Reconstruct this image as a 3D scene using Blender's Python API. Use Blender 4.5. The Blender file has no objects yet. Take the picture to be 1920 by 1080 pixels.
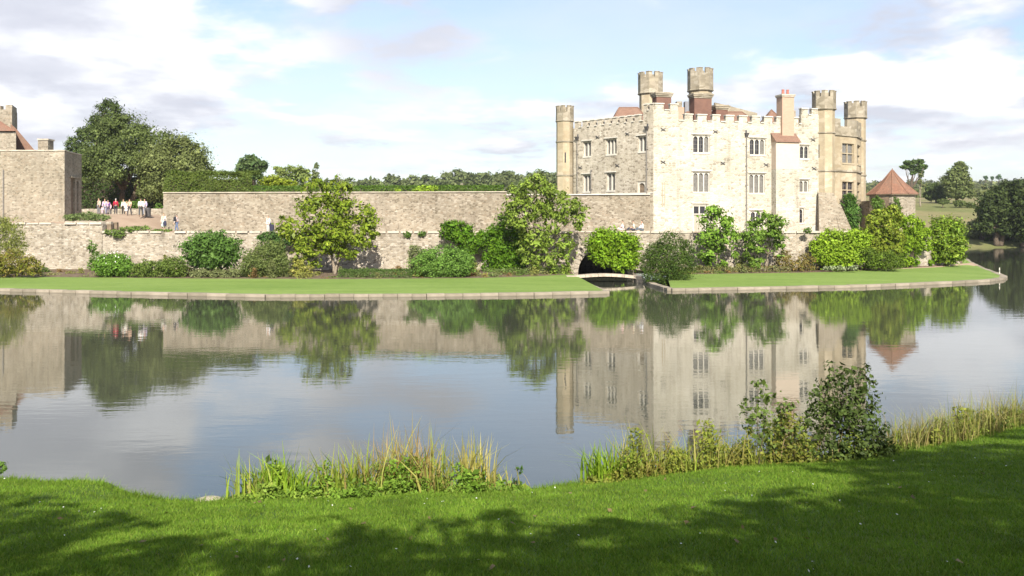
import bpy, math, random
import numpy as np
from mathutils import Vector, Matrix, noise as mnoise

R = math.radians
SC = bpy.context.scene
COL = SC.collection

# ------------------------------------------------------------------ camera
F = 1663.0          # focal length in photo pixels (1920 wide)
HZ = 414.0          # horizon row in the photo
EYE = 5.0           # eye height above the water
cam_d = bpy.data.cameras.new('camera')
cam = bpy.data.objects.new('camera', cam_d)
COL.objects.link(cam)
cam.location = (0, 0, EYE)
cam.rotation_euler = (R(90), 0, 0)
cam_d.sensor_width = 36.0
cam_d.lens = 36.0 * F / 1920.0
cam_d.shift_y = -(540 - HZ) / 1920.0
cam_d.clip_start = 0.1
cam_d.clip_end = 6000
SC.camera = cam

# ------------------------------------------------------------------ light
SUN_EL, SUN_AZ = R(37), R(6)          # the sun is behind the camera, a little to the right
TO_SUN = Vector((math.sin(SUN_AZ) * math.cos(SUN_EL), -math.cos(SUN_AZ) * math.cos(SUN_EL), math.sin(SUN_EL)))
sun_d = bpy.data.lights.new('sun', 'SUN')
sun_d.energy = 5.0
sun_d.angle = R(0.53)
sun_d.color = (1.0, 0.945, 0.85)
sun = bpy.data.objects.new('sun', sun_d)
COL.objects.link(sun)
sun.location = (10, -40, 60)
sun.rotation_euler = TO_SUN.to_track_quat('Z', 'Y').to_euler()

SC.view_settings.view_transform = 'Standard'
SC.view_settings.look = 'None'
SC.view_settings.gamma = 1.0
SC.view_settings.use_curve_mapping = False
SC.view_settings.exposure = 0.80
SC.render.engine = 'CYCLES'
SC.cycles.max_bounces = 7
SC.cycles.diffuse_bounces = 1
SC.cycles.glossy_bounces = 3
SC.cycles.transmission_bounces = 4
SC.cycles.transparent_max_bounces = 6
SC.cycles.use_denoising = True

world = bpy.data.worlds.new('World')
SC.world = world
world.use_nodes = True


def build_world():
    nt = world.node_tree
    nt.nodes.clear()
    N = nt.nodes.new
    L = nt.links.new

    def math_n(op, a, b=None, c=None, clamp=False):
        n = N('ShaderNodeMath')
        n.operation = op
        n.use_clamp = clamp
        for i, v in enumerate((a, b, c)):
            if v is None:
                continue
            if isinstance(v, (int, float)):
                n.inputs[i].default_value = v
            else:
                L(v, n.inputs[i])
        return n.outputs[0]

    def mix(f, a, b):
        n = N('ShaderNodeMix')
        n.data_type = 'RGBA'
        for s, v in ((n.inputs[0], f), (n.inputs[6], a), (n.inputs[7], b)):
            if isinstance(v, tuple):
                s.default_value = v
            elif isinstance(v, (int, float)):
                s.default_value = v
            else:
                L(v, s)
        return n.outputs[2]

    def mrange(v, a, b, c=0.0, d=1.0, smooth=True):
        n = N('ShaderNodeMapRange')
        n.interpolation_type = 'SMOOTHSTEP' if smooth else 'LINEAR'
        L(v, n.inputs[0])
        for i, x in enumerate((a, b, c, d)):
            n.inputs[i + 1].default_value = x
        return n.outputs[0]

    sky = N('ShaderNodeTexSky')
    sky.sky_type = 'NISHITA'
    sky.sun_disc = False
    sky.sun_elevation = SUN_EL
    sky.sun_rotation = math.pi - SUN_AZ
    sky.air_density = 1.0
    sky.dust_density = 1.2
    sky.ozone_density = 1.0
    tc = N('ShaderNodeTexCoord')
    sep = N('ShaderNodeSeparateXYZ')
    L(tc.outputs['Generated'], sep.inputs[0])
    z = math_n('MAXIMUM', sep.outputs[2], 0.0)
    zz = math_n('ADD', z, 0.16)
    u = math_n('DIVIDE', sep.outputs[0], zz)
    v = math_n('DIVIDE', sep.outputs[1], zz)
    cmb = N('ShaderNodeCombineXYZ')
    L(u, cmb.inputs[0])
    L(v, cmb.inputs[1])

    def fbm(vec, scale, detail, rough, off=(0, 0, 0), dist=0.0):
        mp = N('ShaderNodeMapping')
        L(vec, mp.inputs[0])
        mp.inputs[1].default_value = off
        n = N('ShaderNodeTexNoise')
        n.inputs['Scale'].default_value = scale
        n.inputs['Detail'].default_value = detail
        n.inputs['Roughness'].default_value = rough
        n.inputs['Distortion'].default_value = dist
        L(mp.outputs[0], n.inputs['Vector'])
        return n.outputs[0]

    # the heavier cloud banks one can point at in the photograph
    def bank(px, py, inner, outer):
        d = Vector(((px - 960) / F, 1.0, (HZ - py) / F)).normalized()
        n = N('ShaderNodeVectorMath')
        n.operation = 'DOT_PRODUCT'
        nn = N('ShaderNodeVectorMath')
        nn.operation = 'NORMALIZE'
        L(tc.outputs['Generated'], nn.inputs[0])
        L(nn.outputs[0], n.inputs[0])
        n.inputs[1].default_value = d
        return mrange(n.outputs['Value'], math.cos(R(outer)), math.cos(R(inner)))

    f1 = fbm(cmb.outputs[0], 0.85, 9.0, 0.56, (3.1, 1.7, 0.0), 0.15)
    f1s = fbm(cmb.outputs[0], 0.85, 5.0, 0.5, (3.1 + 0.10, 1.7 - 0.22, 0.0), 0.15)
    b1 = bank(90, 60, 2.0, 11.5)
    b2 = bank(770, 5, 0.5, 8.5)
    b3 = bank(1800, 250, 1.0, 9.5)
    b4 = bank(540, 5, 0.5, 5.5)
    cov = math_n('ADD', f1, math_n('MULTIPLY', b1, 0.20))
    cov = math_n('ADD', cov, math_n('MULTIPLY', b2, 0.20))
    cov = math_n('ADD', cov, math_n('MULTIPLY', b3, 0.12))
    cov = math_n('ADD', cov, math_n('MULTIPLY', b4, 0.17))
    f3 = fbm(cmb.outputs[0], 2.6, 8.0, 0.6, (1.3, 5.2, 0.0), 0.2)
    cov = math_n('ADD', cov, math_n('MULTIPLY', math_n('SUBTRACT', f3, 0.5), 0.42))
    mask = mrange(cov, 0.50, 0.64)
    thick = mrange(cov, 0.60, 0.80)
    # small cumulus puffs low over the horizon
    low = N('ShaderNodeCombineXYZ')
    L(math_n('ARCTAN2', sep.outputs[0], sep.outputs[1]), low.inputs[0])
    L(math_n('MULTIPLY', sep.outputs[2], 2.6), low.inputs[1])
    f2 = fbm(low.outputs[0], 8.0, 8.0, 0.55, (0.35, 0.1, 0.0))
    lowband = math_n('MULTIPLY', mrange(sep.outputs[2], 0.0, 0.03), mrange(sep.outputs[2], 0.17, 0.08))
    mask2 = math_n('MULTIPLY', mrange(f2, 0.485, 0.60), lowband)
    veil = fbm(cmb.outputs[0], 0.45, 6.0, 0.6, (7.3, 2.2, 0.0), 0.3)
    veilm = math_n('MULTIPLY', mrange(veil, 0.38, 0.68), 0.50)

    white = (7.2, 7.2, 7.4, 1)
    grey = (3.9, 3.95, 4.5, 1)
    shade = mrange(math_n('SUBTRACT', f1s, f1), -0.09, 0.07)
    ccol = mix(math_n('MULTIPLY', math_n('MAXIMUM', shade, math_n('MULTIPLY', b2, 0.9)), 0.95), white, grey)
    ccol = mix(math_n('MULTIPLY', thick, 0.25), ccol, white)
    skyc = N('ShaderNodeMix')
    skyc.data_type = 'RGBA'
    skyc.blend_type = 'MULTIPLY'
    skyc.inputs[0].default_value = 1.0
    L(sky.outputs[0], skyc.inputs[6])
    skyc.inputs[7].default_value = (1.12, 1.10, 1.12, 1)
    base = mix(veilm, skyc.outputs[2], (5.2, 5.45, 6.3, 1))
    c = mix(math_n('MULTIPLY', mask2, 0.8), base, (5.8, 5.85, 6.1, 1))
    c = mix(math_n('MULTIPLY', mask, 0.92), c, ccol)
    bg = N('ShaderNodeBackground')
    bg.inputs[1].default_value = 0.10
    L(c, bg.inputs[0])
    out = N('ShaderNodeOutputWorld')
    L(bg.outputs[0], out.inputs[0])


build_world()

# ================================================================== helpers


def P(px, py, D):
    return Vector(((px - 960) / F * D, D, EYE - (py - HZ) / F * D))


def X(px, D):
    return (px - 960) / F * D


def Z(py, D):
    return EYE - (py - HZ) / F * D


def wpos(o):
    p = Vector((0, 0, 0))
    while o is not None:
        p += o.location
        o = o.parent
    return p


def tag(o, label=None, cat=None, group=None, kind=None):
    if label:
        o['label'] = label
    if cat:
        o['category'] = cat
    if group:
        o['group'] = group
    if kind:
        o['kind'] = kind
    return o


def thing(name, loc, label, cat, group=None):
    o = bpy.data.objects.new(name, None)
    o.location = loc
    o.empty_display_size = 0.3
    COL.objects.link(o)
    return tag(o, label, cat, group)


def link_mesh(name, me, mats, parent=None, smooth=False, loc=None):
    for m in (mats if isinstance(mats, (list, tuple)) else [mats]):
        me.materials.append(m)
    if smooth:
        me.polygons.foreach_set('use_smooth', [True] * len(me.polygons))
    o = bpy.data.objects.new(name, me)
    if parent is not None:
        o.parent = parent
    if loc is not None:
        o.location = loc
    COL.objects.link(o)
    return o


def auto_uv(me):
    """UV in metres: along the wall and up, or plan coordinates on flat faces."""
    n = len(me.loops)
    if n == 0:
        return
    co = np.empty(len(me.vertices) * 3)
    me.vertices.foreach_get('co', co)
    co = co.reshape(-1, 3)
    nr = np.empty(len(me.polygons) * 3)
    me.polygons.foreach_get('normal', nr)
    nr = nr.reshape(-1, 3)
    lt = np.empty(len(me.polygons), dtype=np.int32)
    me.polygons.foreach_get('loop_total', lt)
    vi = np.empty(n, dtype=np.int32)
    me.loops.foreach_get('vertex_index', vi)
    fn = np.repeat(nr, lt, axis=0)
    p = co[vi]
    h = np.hypot(fn[:, 0], fn[:, 1]) + 1e-9
    tx, ty = -fn[:, 1] / h, fn[:, 0] / h
    uv = np.empty((n, 2))
    flat = np.abs(fn[:, 2]) > 0.75
    uv[:, 0] = np.where(flat, p[:, 0], p[:, 0] * tx + p[:, 1] * ty)
    uv[:, 1] = np.where(flat, p[:, 1], p[:, 2] / np.maximum(h, 0.3))
    lay = me.uv_layers.new(name='UVMap')
    lay.data.foreach_set('uv', uv.ravel())


class MB:
    """collects geometry in world metres; build() links ONE mesh object"""

    def __init__(self):
        self.v = []
        self.f = []
        self.mi = []

    def add(self, vs, fs, mi=0):
        b = len(self.v)
        self.v += [tuple(q) for q in vs]
        self.f += [tuple(i + b for i in f) for f in fs]
        self.mi += [mi] * len(fs)
        return self

    def hexa(self, b4, t4, mi=0):
        return self.add(list(b4) + list(t4), [(3, 2, 1, 0), (4, 5, 6, 7), (0, 1, 5, 4), (1, 2, 6, 5), (2, 3, 7, 6), (3, 0, 4, 7)], mi)

    def box(self, x0, x1, y0, y1, z0, z1, mi=0):
        return self.hexa([(x0, y0, z0), (x1, y0, z0), (x1, y1, z0), (x0, y1, z0)], [(x0, y0, z1), (x1, y0, z1), (x1, y1, z1), (x0, y1, z1)], mi)

    def obox(self, p0, p1, w, z0, z1, off=0.0, mi=0):
        """box along p0->p1 (plan), width w, centre shifted off to the right-hand side"""
        a, b = Vector(p0[:2]), Vector(p1[:2])
        t = (b - a).normalized()
        n = Vector((t.y, -t.x))
        q = [a + n * (off + w / 2), b + n * (off + w / 2), b + n * (off - w / 2), a + n * (off - w / 2)]
        return self.hexa([(p.x, p.y, z0) for p in q], [(p.x, p.y, z1) for p in q], mi)

    def prism(self, poly, z0, z1, mi=0, top=None):
        n = len(poly)
        tp = top or poly
        vs = [(p[0], p[1], z0) for p in poly] + [(p[0], p[1], z1) for p in tp]
        fs = [tuple(range(n - 1, -1, -1)), tuple(range(n, 2 * n))]
        fs += [(i, (i + 1) % n, n + (i + 1) % n, n + i) for i in range(n)]
        return self.add(vs, fs, mi)

    def ring(self, c, r, n, z0, z1, rot=0.0, r1=None, mi=0):
        r1 = r if r1 is None else r1
        p = [(c[0] + r * math.cos(rot + 2 * math.pi * i / n), c[1] + r * math.sin(rot + 2 * math.pi * i / n)) for i in range(n)]
        q = [(c[0] + r1 * math.cos(rot + 2 * math.pi * i / n), c[1] + r1 * math.sin(rot + 2 * math.pi * i / n)) for i in range(n)]
        return self.prism(p, z0, z1, mi, q)

    def tube(self, pts, radii, n=7, mi=0, cap=True):
        pts = [Vector(p) for p in pts]
        b = len(self.v)
        m = len(pts)
        for i, p in enumerate(pts):
            d = (pts[min(i + 1, m - 1)] - pts[max(i - 1, 0)]).normalized()
            a = d.orthogonal().normalized() if abs(d.z) < 0.9 else Vector((1, 0, 0)) - d * d.x
            a.normalize()
            c = d.cross(a)
            for k in range(n):
                t = 2 * math.pi * k / n
                self.v.append(tuple(p + (a * math.cos(t) + c * math.sin(t)) * radii[i]))
        for i in range(m - 1):
            for k in range(n):
                k2 = (k + 1) % n
                self.f.append((b + i * n + k, b + i * n + k2, b + (i + 1) * n + k2, b + (i + 1) * n + k))
                self.mi.append(mi)
        if cap:
            self.f.append(tuple(b + k for k in reversed(range(n))))
            self.f.append(tuple(b + (m - 1) * n + k for k in range(n)))
            self.mi += [mi, mi]
        return self

    def build(self, name, mats, parent=None, smooth=False, kind=None):
        me = bpy.data.meshes.new(name)
        o = wpos(parent) if parent is not None else Vector((0, 0, 0))
        me.from_pydata([(a - o.x, b - o.y, c - o.z) for a, b, c in self.v], [], self.f)
        me.update()
        me.polygons.foreach_set('material_index', self.mi)
        auto_uv(me)
        ob = link_mesh(name, me, mats, parent, smooth)
        if kind:
            ob['kind'] = kind
        return ob


class Face:
    """a vertical wall plane between two plan points; u runs along it, outward is towards the viewer"""

    def __init__(self, p0, p1):
        self.p0 = Vector(p0)
        self.t = (Vector(p1) - self.p0)
        self.len = self.t.length
        self.t.normalize()
        self.n = Vector((self.t.y, -self.t.x))

    def u(self, px):
        k = (px - 960) / F            # x = k*y
        # p0.x+u*tx = k*(p0.y+u*ty)
        return (k * self.p0.y - self.p0.x) / (self.t.x - k * self.t.y)

    def D(self, u):
        return self.p0.y + u * self.t.y

    def z(self, px, py):
        return Z(py, self.D(self.u(px)))

    def pt(self, u, z, out=0.0):
        q = self.p0 + self.t * u + self.n * out
        return (q.x, q.y, z)

    def rect(self, a, b, c, d):
        """pixel rect (x0,y0,x1,y1) -> u0,u1,z0,z1"""
        u0, u1 = self.u(a), self.u(c)
        m = (a + c) / 2
        return u0, u1, self.z(m, d), self.z(m, b)

    def prism(self, mb, poly, d0, d1, mi=0):
        """extrude polygon (u,z; counter-clockwise seen from outside) from out=d0 (front) to out=d1 (back)"""
        n = len(poly)
        vs = [self.pt(u, z, d0) for u, z in poly] + [self.pt(u, z, d1) for u, z in poly]
        fs = [tuple(range(n)), tuple(range(2 * n - 1, n - 1, -1))]
        fs += [((i + 1) % n, i, n + i, n + (i + 1) % n) for i in range(n)]
        mb.add(vs, fs, mi)

    def box(self, mb, u0, u1, z0, z1, d0, d1, mi=0):
        self.prism(mb, [(u0, z0), (u1, z0), (u1, z1), (u0, z1)], d0, d1, mi)

    def panel(self, mb, u0, u1, z0, z1, holes=(), depth=0.3, mi=0):
        us = sorted({u0, u1} | {h[0] for h in holes} | {h[1] for h in holes})
        zs = sorted({z0, z1} | {h[2] for h in holes} | {h[3] for h in holes})
        for i in range(len(us) - 1):
            for j in range(len(zs) - 1):
                a, b, c, d = us[i], us[i + 1], zs[j], zs[j + 1]
                cu, cz = (a + b) / 2, (c + d) / 2
                if any(h[0] < cu < h[1] and h[2] < cz < h[3] for h in holes):
                    continue
                mb.add([self.pt(a, c), self.pt(b, c), self.pt(b, d), self.pt(a, d)], [(0, 1, 2, 3)], mi)
        for (a, b, c, d) in holes:
            f = [self.pt(a, c), self.pt(b, c), self.pt(b, d), self.pt(a, d)]
            k = [self.pt(a, c, -depth), self.pt(b, c, -depth), self.pt(b, d, -depth), self.pt(a, d, -depth)]
            mb.add(f + k, [(1, 0, 4, 5), (2, 1, 5, 6), (3, 2, 6, 7), (0, 3, 7, 4)], mi)


# ================================================================== materials


class NT:
    def __init__(self, name):
        self.m = bpy.data.materials.new(name)
        self.m.use_nodes = True
        self.t = self.m.node_tree
        self.bsdf = self.t.nodes['Principled BSDF']
        self.out = self.t.nodes['Material Output']

    def n(self, kind, **kw):
        x = self.t.nodes.new(kind)
        for k, v in kw.items():
            setattr(x, k, v)
        return x

    def l(self, a, b):
        self.t.links.new(a, b)

    def val(self, sock, v):
        if isinstance(v, (int, float)):
            sock.default_value = v
        elif isinstance(v, tuple):
            sock.default_value = v if len(v) == 4 or sock.type == 'VECTOR' else v + (1,)
        else:
            self.l(v, sock)

    def noise(self, vec, scale, detail=4, rough=0.55, dist=0.0):
        x = self.n('ShaderNodeTexNoise')
        if vec is not None:
            self.l(vec, x.inputs['Vector'])
        x.inputs['Scale'].default_value = scale
        x.inputs['Detail'].default_value = detail
        x.inputs['Roughness'].default_value = rough
        x.inputs['Distortion'].default_value = dist
        return x

    def mix(self, f, a, b, blend='MIX'):
        x = self.n('ShaderNodeMix', data_type='RGBA', blend_type=blend)
        self.val(x.inputs[0], f)
        self.val(x.inputs[6], a)
        self.val(x.inputs[7], b)
        return x.outputs[2]

    def rng(self, v, a, b, c=0.0, d=1.0):
        x = self.n('ShaderNodeMapRange')
        self.l(v, x.inputs[0])
        for i, q in enumerate((a, b, c, d)):
            x.inputs[i + 1].default_value = q
        return x.outputs[0]

    def math(self, op, a, b=0.0):
        x = self.n('ShaderNodeMath', operation=op)
        self.val(x.inputs[0], a)
        self.val(x.inputs[1], b)
        return x.outputs[0]

    def ramp(self, v, stops, interp='LINEAR'):
        x = self.n('ShaderNodeValToRGB')
        x.color_ramp.interpolation = interp
        e = x.color_ramp.elements
        while len(e) < len(stops):
            e.new(0.5)
        for i, (p, c) in enumerate(stops):
            e[i].position = p
            e[i].color = c + (1,)
        self.l(v, x.inputs[0])
        return x.outputs[0]

    def mapping(self, vec, scale=(1, 1, 1), loc=(0, 0, 0), rot=(0, 0, 0)):
        x = self.n('ShaderNodeMapping')
        self.l(vec, x.inputs[0])
        x.inputs[1].default_value = loc
        x.inputs[2].default_value = rot
        x.inputs[3].default_value = scale
        return x.outputs[0]

    def bump(self, h, strength, dist):
        x = self.n('ShaderNodeBump')
        x.inputs['Strength'].default_value = strength
        x.inputs['Distance'].default_value = dist
        self.l(h, x.inputs['Height'])
        return x.outputs[0]

    def done(self, col=None, rough=None, normal=None, spec=None):
        if col is not None:
            self.val(self.bsdf.inputs['Base Color'], col)
        if rough is not None:
            self.val(self.bsdf.inputs['Roughness'], rough)
        if normal is not None:
            self.l(normal, self.bsdf.inputs['Normal'])
        if spec is not None:
            self.bsdf.inputs['Specular IOR Level'].default_value = spec
        return self.m


def stone_mat(name, cols, mortar, sx=2.6, sy=4.2, bump=0.5, stain=(0.72, 1.12), mort_w=0.10, speck=None, streak=0.40):
    k = NT(name)
    uv = k.n('ShaderNodeUVMap').outputs[0]
    w = k.noise(uv, 1.7, 3, 0.5)
    wv = k.n('ShaderNodeVectorMath', operation='MULTIPLY_ADD')
    k.l(w.outputs['Color'], wv.inputs[0])
    wv.inputs[1].default_value = (0.28, 0.12, 0)
    k.l(uv, wv.inputs[2])
    mp = k.mapping(wv.outputs[0], (sx, sy, 1))
    vo = k.n('ShaderNodeTexVoronoi', voronoi_dimensions='2D')
    k.l(mp, vo.inputs['Vector'])
    vo.inputs['Scale'].default_value = 1.0
    vo.inputs['Randomness'].default_value = 0.85
    ve = k.n('ShaderNodeTexVoronoi', voronoi_dimensions='2D', feature='DISTANCE_TO_EDGE')
    k.l(mp, ve.inputs['Vector'])
    ve.inputs['Scale'].default_value = 1.0
    ve.inputs['Randomness'].default_value = 0.85
    sep = k.n('ShaderNodeSeparateColor')
    k.l(vo.outputs['Color'], sep.inputs[0])
    n = len(cols)
    col = k.ramp(sep.outputs[0], [((i + 0.5) / n, c) for i, c in enumerate(cols)])
    fine = k.noise(uv, 14, 6, 0.65)
    col = k.mix(0.35, col, k.ramp(fine.outputs[0], [(0.3, (0.6, 0.58, 0.54)), (0.7, (1.0, 0.98, 0.95))]), 'MULTIPLY')
    mor = k.rng(ve.outputs['Distance'], mort_w * 0.35, mort_w)
    col = k.mix(mor, mortar, col)
    big = k.noise(k.mapping(uv, (0.35, 0.22, 1)), 1.0, 5, 0.6)
    st = k.rng(big.outputs[0], 0.3, 0.7, stain[0], stain[1])
    gr = k.n('ShaderNodeCombineColor')
    for i in range(3):
        k.l(st, gr.inputs[i])
    col = k.mix(1.0, col, gr.outputs[0], 'MULTIPLY')
    drift = k.noise(k.mapping(uv, (0.16, 0.25, 1), (9, 4, 0)), 1.0, 4, 0.6)
    col = k.mix(k.rng(drift.outputs[0], 0.40, 0.62, 0.0, 0.75), col, k.mix(1.0, col, (0.80, 0.79, 0.755), 'MULTIPLY'))
    stk = k.noise(k.mapping(uv, (1.3, 0.12, 1), (2, 7, 0)), 1.0, 2, 0.5)
    col = k.mix(k.rng(stk.outputs[0], 0.56, 0.74, 0.0, streak), col, k.mix(1.0, col, (0.50, 0.48, 0.44), 'MULTIPLY'))
    if speck:
        sp = k.noise(k.mapping(uv, (2.4, 4.5, 1), (5, 2, 0)), 1.0, 3, 0.6)
        patch = k.noise(uv, 0.33, 3, 0.6)
        m = k.math('MULTIPLY', k.rng(sp.outputs[0], 0.60, 0.68), k.rng(patch.outputs[0], 0.36, 0.62))
        col = k.mix(k.math('MULTIPLY', m, 0.8), col, speck)
    h = k.math('ADD', k.math('MULTIPLY', mor, 0.7), k.math('MULTIPLY', sep.outputs[1], 0.5))
    h = k.math('ADD', h, k.math('MULTIPLY', fine.outputs[0], 0.35))
    return k.done(col, 0.9, k.bump(h, bump, 0.06), 0.2)


def plain_mat(name, col, rough=0.7, var=0.12, scale=3.0, spec=0.3, bump=0.0, metal=0.0):
    k = NT(name)
    tc = k.n('ShaderNodeTexCoord').outputs['Object']
    n = k.noise(tc, scale, 5, 0.6)
    lo = tuple(max(0, c * (1 - var * 1.6)) for c in col)
    hi = tuple(min(1, c * (1 + var)) for c in col)
    c = k.ramp(n.outputs[0], [(0.3, lo), (0.7, hi)])
    k.bsdf.inputs['Metallic'].default_value = metal
    return k.done(c, rough, k.bump(n.outputs[0], bump, 0.03) if bump else None, spec)


def tile_mat(name, cols, sx=4.5, sy=7.0):
    """clay roof tiles seen from far off: courses and single tiles of different firing"""
    k = NT(name)
    uv = k.n('ShaderNodeUVMap').outputs[0]
    b = k.n('ShaderNodeTexBrick')
    k.l(uv, b.inputs['Vector'])
    b.inputs['Scale'].default_value = 1.0
    b.inputs['Brick Width'].default_value = 1.0 / sx
    b.inputs['Row Height'].default_value = 1.0 / sy
    b.inputs['Mortar Size'].default_value = 0.012
    b.inputs['Mortar Smooth'].default_value = 0.4
    b.inputs['Bias'].default_value = 0.0
    b.inputs['Color1'].default_value = cols[0] + (1,)
    b.inputs['Color2'].default_value = cols[1] + (1,)
    b.inputs['Mortar'].default_value = cols[2] + (1,)
    n = k.noise(k.mapping(uv, (0.7, 0.7, 1)), 1.0, 6, 0.65)
    c = k.mix(k.rng(n.outputs[0], 0.4, 0.75, 0.0, 0.6), b.outputs['Color'], cols[3])
    return k.done(c, 0.85, k.bump(b.outputs['Fac'], -0.4, 0.03), 0.2)


def leaf_mat(name, trans=0.3, rough=0.5, spec=0.09):
    k = NT(name)
    a = k.n('ShaderNodeAttribute', attribute_name='leaf_tone')
    k.l(a.outputs['Color'], k.bsdf.inputs['Base Color'])
    k.bsdf.inputs['Roughness'].default_value = rough
    k.bsdf.inputs['Specular IOR Level'].default_value = spec
    t = k.n('ShaderNodeBsdfTranslucent')
    tc = k.mix(1.0, a.outputs['Color'], (1.15, 1.25, 0.55), 'MULTIPLY')
    k.l(tc, t.inputs['Color'])
    m = k.n('ShaderNodeMixShader')
    m.inputs[0].default_value = trans
    k.l(k.bsdf.outputs[0], m.inputs[1])
    k.l(t.outputs[0], m.inputs[2])
    k.l(m.outputs[0], k.out.inputs[0])
    return k.m


M = {}
M['wall_tan'] = stone_mat('garden_wall_ragstone', [(0.22, 0.185, 0.135), (0.39, 0.34, 0.26), (0.30, 0.255, 0.19), (0.47, 0.42, 0.335), (0.33, 0.27, 0.195)], (0.42, 0.37, 0.29), 3.8, 6.6, 0.7, (0.74, 1.12))
M['wall_base'] = stone_mat('revetment_ragstone', [(0.29, 0.245, 0.185), (0.50, 0.44, 0.35), (0.40, 0.34, 0.26), (0.61, 0.55, 0.455), (0.45, 0.38, 0.285)], (0.56, 0.50, 0.41), 3.5, 6.0, 0.8, (0.72, 1.14))
M['gate_stone'] = stone_mat('gatehouse_ragstone', [(0.25, 0.215, 0.16), (0.39, 0.34, 0.265), (0.32, 0.27, 0.205), (0.46, 0.41, 0.325), (0.34, 0.28, 0.205)], (0.42, 0.37, 0.29), 3.8, 6.4, 0.6, (0.80, 1.10))
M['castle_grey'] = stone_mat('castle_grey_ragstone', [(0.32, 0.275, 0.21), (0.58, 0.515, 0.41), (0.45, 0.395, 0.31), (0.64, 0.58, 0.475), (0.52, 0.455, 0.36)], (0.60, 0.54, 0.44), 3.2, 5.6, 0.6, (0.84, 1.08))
M['castle_white'] = stone_mat('castle_pale_ragstone', [(0.40, 0.36, 0.285), (0.60, 0.56, 0.465), (0.49, 0.45, 0.36), (0.65, 0.61, 0.515), (0.54, 0.495, 0.40)], (0.61, 0.57, 0.475), 2.6, 4.6, 0.6, (0.82, 1.06), 0.12, (0.24, 0.20, 0.155), 0.5)
M['ashlar'] = stone_mat('turret_ashlar', [(0.46, 0.38, 0.26), (0.50, 0.42, 0.29), (0.43, 0.35, 0.235), (0.53, 0.455, 0.33)], (0.40, 0.33, 0.235), 1.6, 3.2, 0.22, (0.78, 1.08), 0.05)
M['turret_grey'] = stone_mat('weathered_turret_stone', [(0.30, 0.26, 0.19), (0.42, 0.37, 0.28), (0.36, 0.31, 0.235), (0.47, 0.42, 0.33)], (0.33, 0.285, 0.215), 1.8, 3.4, 0.4, (0.66, 1.12), 0.06)
M['dressed'] = plain_mat('dressed_limestone', (0.58, 0.54, 0.46), 0.85, 0.10, 2.0, 0.2, 0.15)
M['coping'] = plain_mat('weathered_coping', (0.50, 0.44, 0.35), 0.9, 0.22, 1.2, 0.2, 0.3)
M['kerb'] = plain_mat('kerb_stone', (0.46, 0.39, 0.30), 0.9, 0.25, 2.2, 0.2, 0.4)
M['brick_dark'] = tile_mat('dark_brick', [(0.16, 0.075, 0.055), (0.20, 0.10, 0.07), (0.19, 0.13, 0.10), (0.10, 0.06, 0.05)], 4.4, 13.0)
M['brick_sunlit'] = tile_mat('sunlit_brick', [(0.56, 0.45, 0.345), (0.60, 0.50, 0.39), (0.56, 0.48, 0.39), (0.54, 0.43, 0.33)], 4.4, 13.0)  # paler copy of the brick, full sun's glare put into the colour
M['brick_red'] = tile_mat('red_brick', [(0.40, 0.26, 0.18), (0.46, 0.31, 0.215), (0.44, 0.35, 0.27), (0.37, 0.25, 0.18)], 4.4, 13.0)
M['roof'] = tile_mat('clay_roof_tiles', [(0.25, 0.145, 0.10), (0.20, 0.115, 0.08), (0.11, 0.065, 0.05), (0.24, 0.17, 0.125)])
M['roof_red'] = tile_mat('orange_roof_tiles', [(0.29, 0.145, 0.09), (0.20, 0.10, 0.065), (0.10, 0.06, 0.045), (0.20, 0.15, 0.11)])
M['lead'] = plain_mat('lead_sheet', (0.20, 0.20, 0.21), 0.6, 0.15, 2.0)
M['iron'] = plain_mat('painted_iron', (0.085, 0.08, 0.08), 0.55, 0.2, 6.0)
M['iron_pale'] = plain_mat('weathered_pipe', (0.22, 0.20, 0.175), 0.6, 0.2, 6.0)
M['pot'] = plain_mat('clay_pot', (0.42, 0.15, 0.11), 0.8, 0.15, 5.0)
M['wood'] = plain_mat('weathered_timber', (0.20, 0.15, 0.10), 0.8, 0.25, 4.0)
M['wood_pale'] = plain_mat('pale_timber', (0.42, 0.37, 0.28), 0.8, 0.2, 4.0)
M['bark'] = plain_mat('bark', (0.115, 0.09, 0.065), 0.95, 0.35, 5.0, 0.1, 0.6)
M['bark_pale'] = plain_mat('pale_bark', (0.26, 0.215, 0.16), 0.95, 0.3, 5.0, 0.1, 0.5)
M['rock'] = plain_mat('pale_rock', (0.42, 0.36, 0.28), 0.9, 0.25, 6.0, 0.2, 0.5)
M['soil'] = plain_mat('bed_soil', (0.15, 0.11, 0.075), 1.0, 0.35, 2.5, 0.1, 0.6)
M['blind'] = plain_mat('window_blind', (0.40, 0.36, 0.29), 0.5, 0.08, 1.0)


def glass_mat(name, col):
    k = NT(name)
    tc = k.n('ShaderNodeTexCoord').outputs['Object']
    n = k.noise(tc, 5.0, 2, 0.5)
    k.bsdf.inputs['IOR'].default_value = 1.5
    return k.done(k.ramp(n.outputs[0], [(0.3, tuple(c * 0.6 for c in col)), (0.7, col)]), 0.12, k.bump(n.outputs[0], 0.15, 0.02), 0.5)


M['glass'] = glass_mat('leaded_glass', (0.035, 0.035, 0.042))
M['glass_grey'] = glass_mat('curtained_glass', (0.20, 0.19, 0.17))
for key, tr, ro in (('leaf', 0.20, 0.5), ('leaf_gloss', 0.16, 0.4), ('needle', 0.08, 0.6), ('reed', 0.25, 0.6)):
    M[key] = leaf_mat('foliage_' + key, tr, ro)


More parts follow.
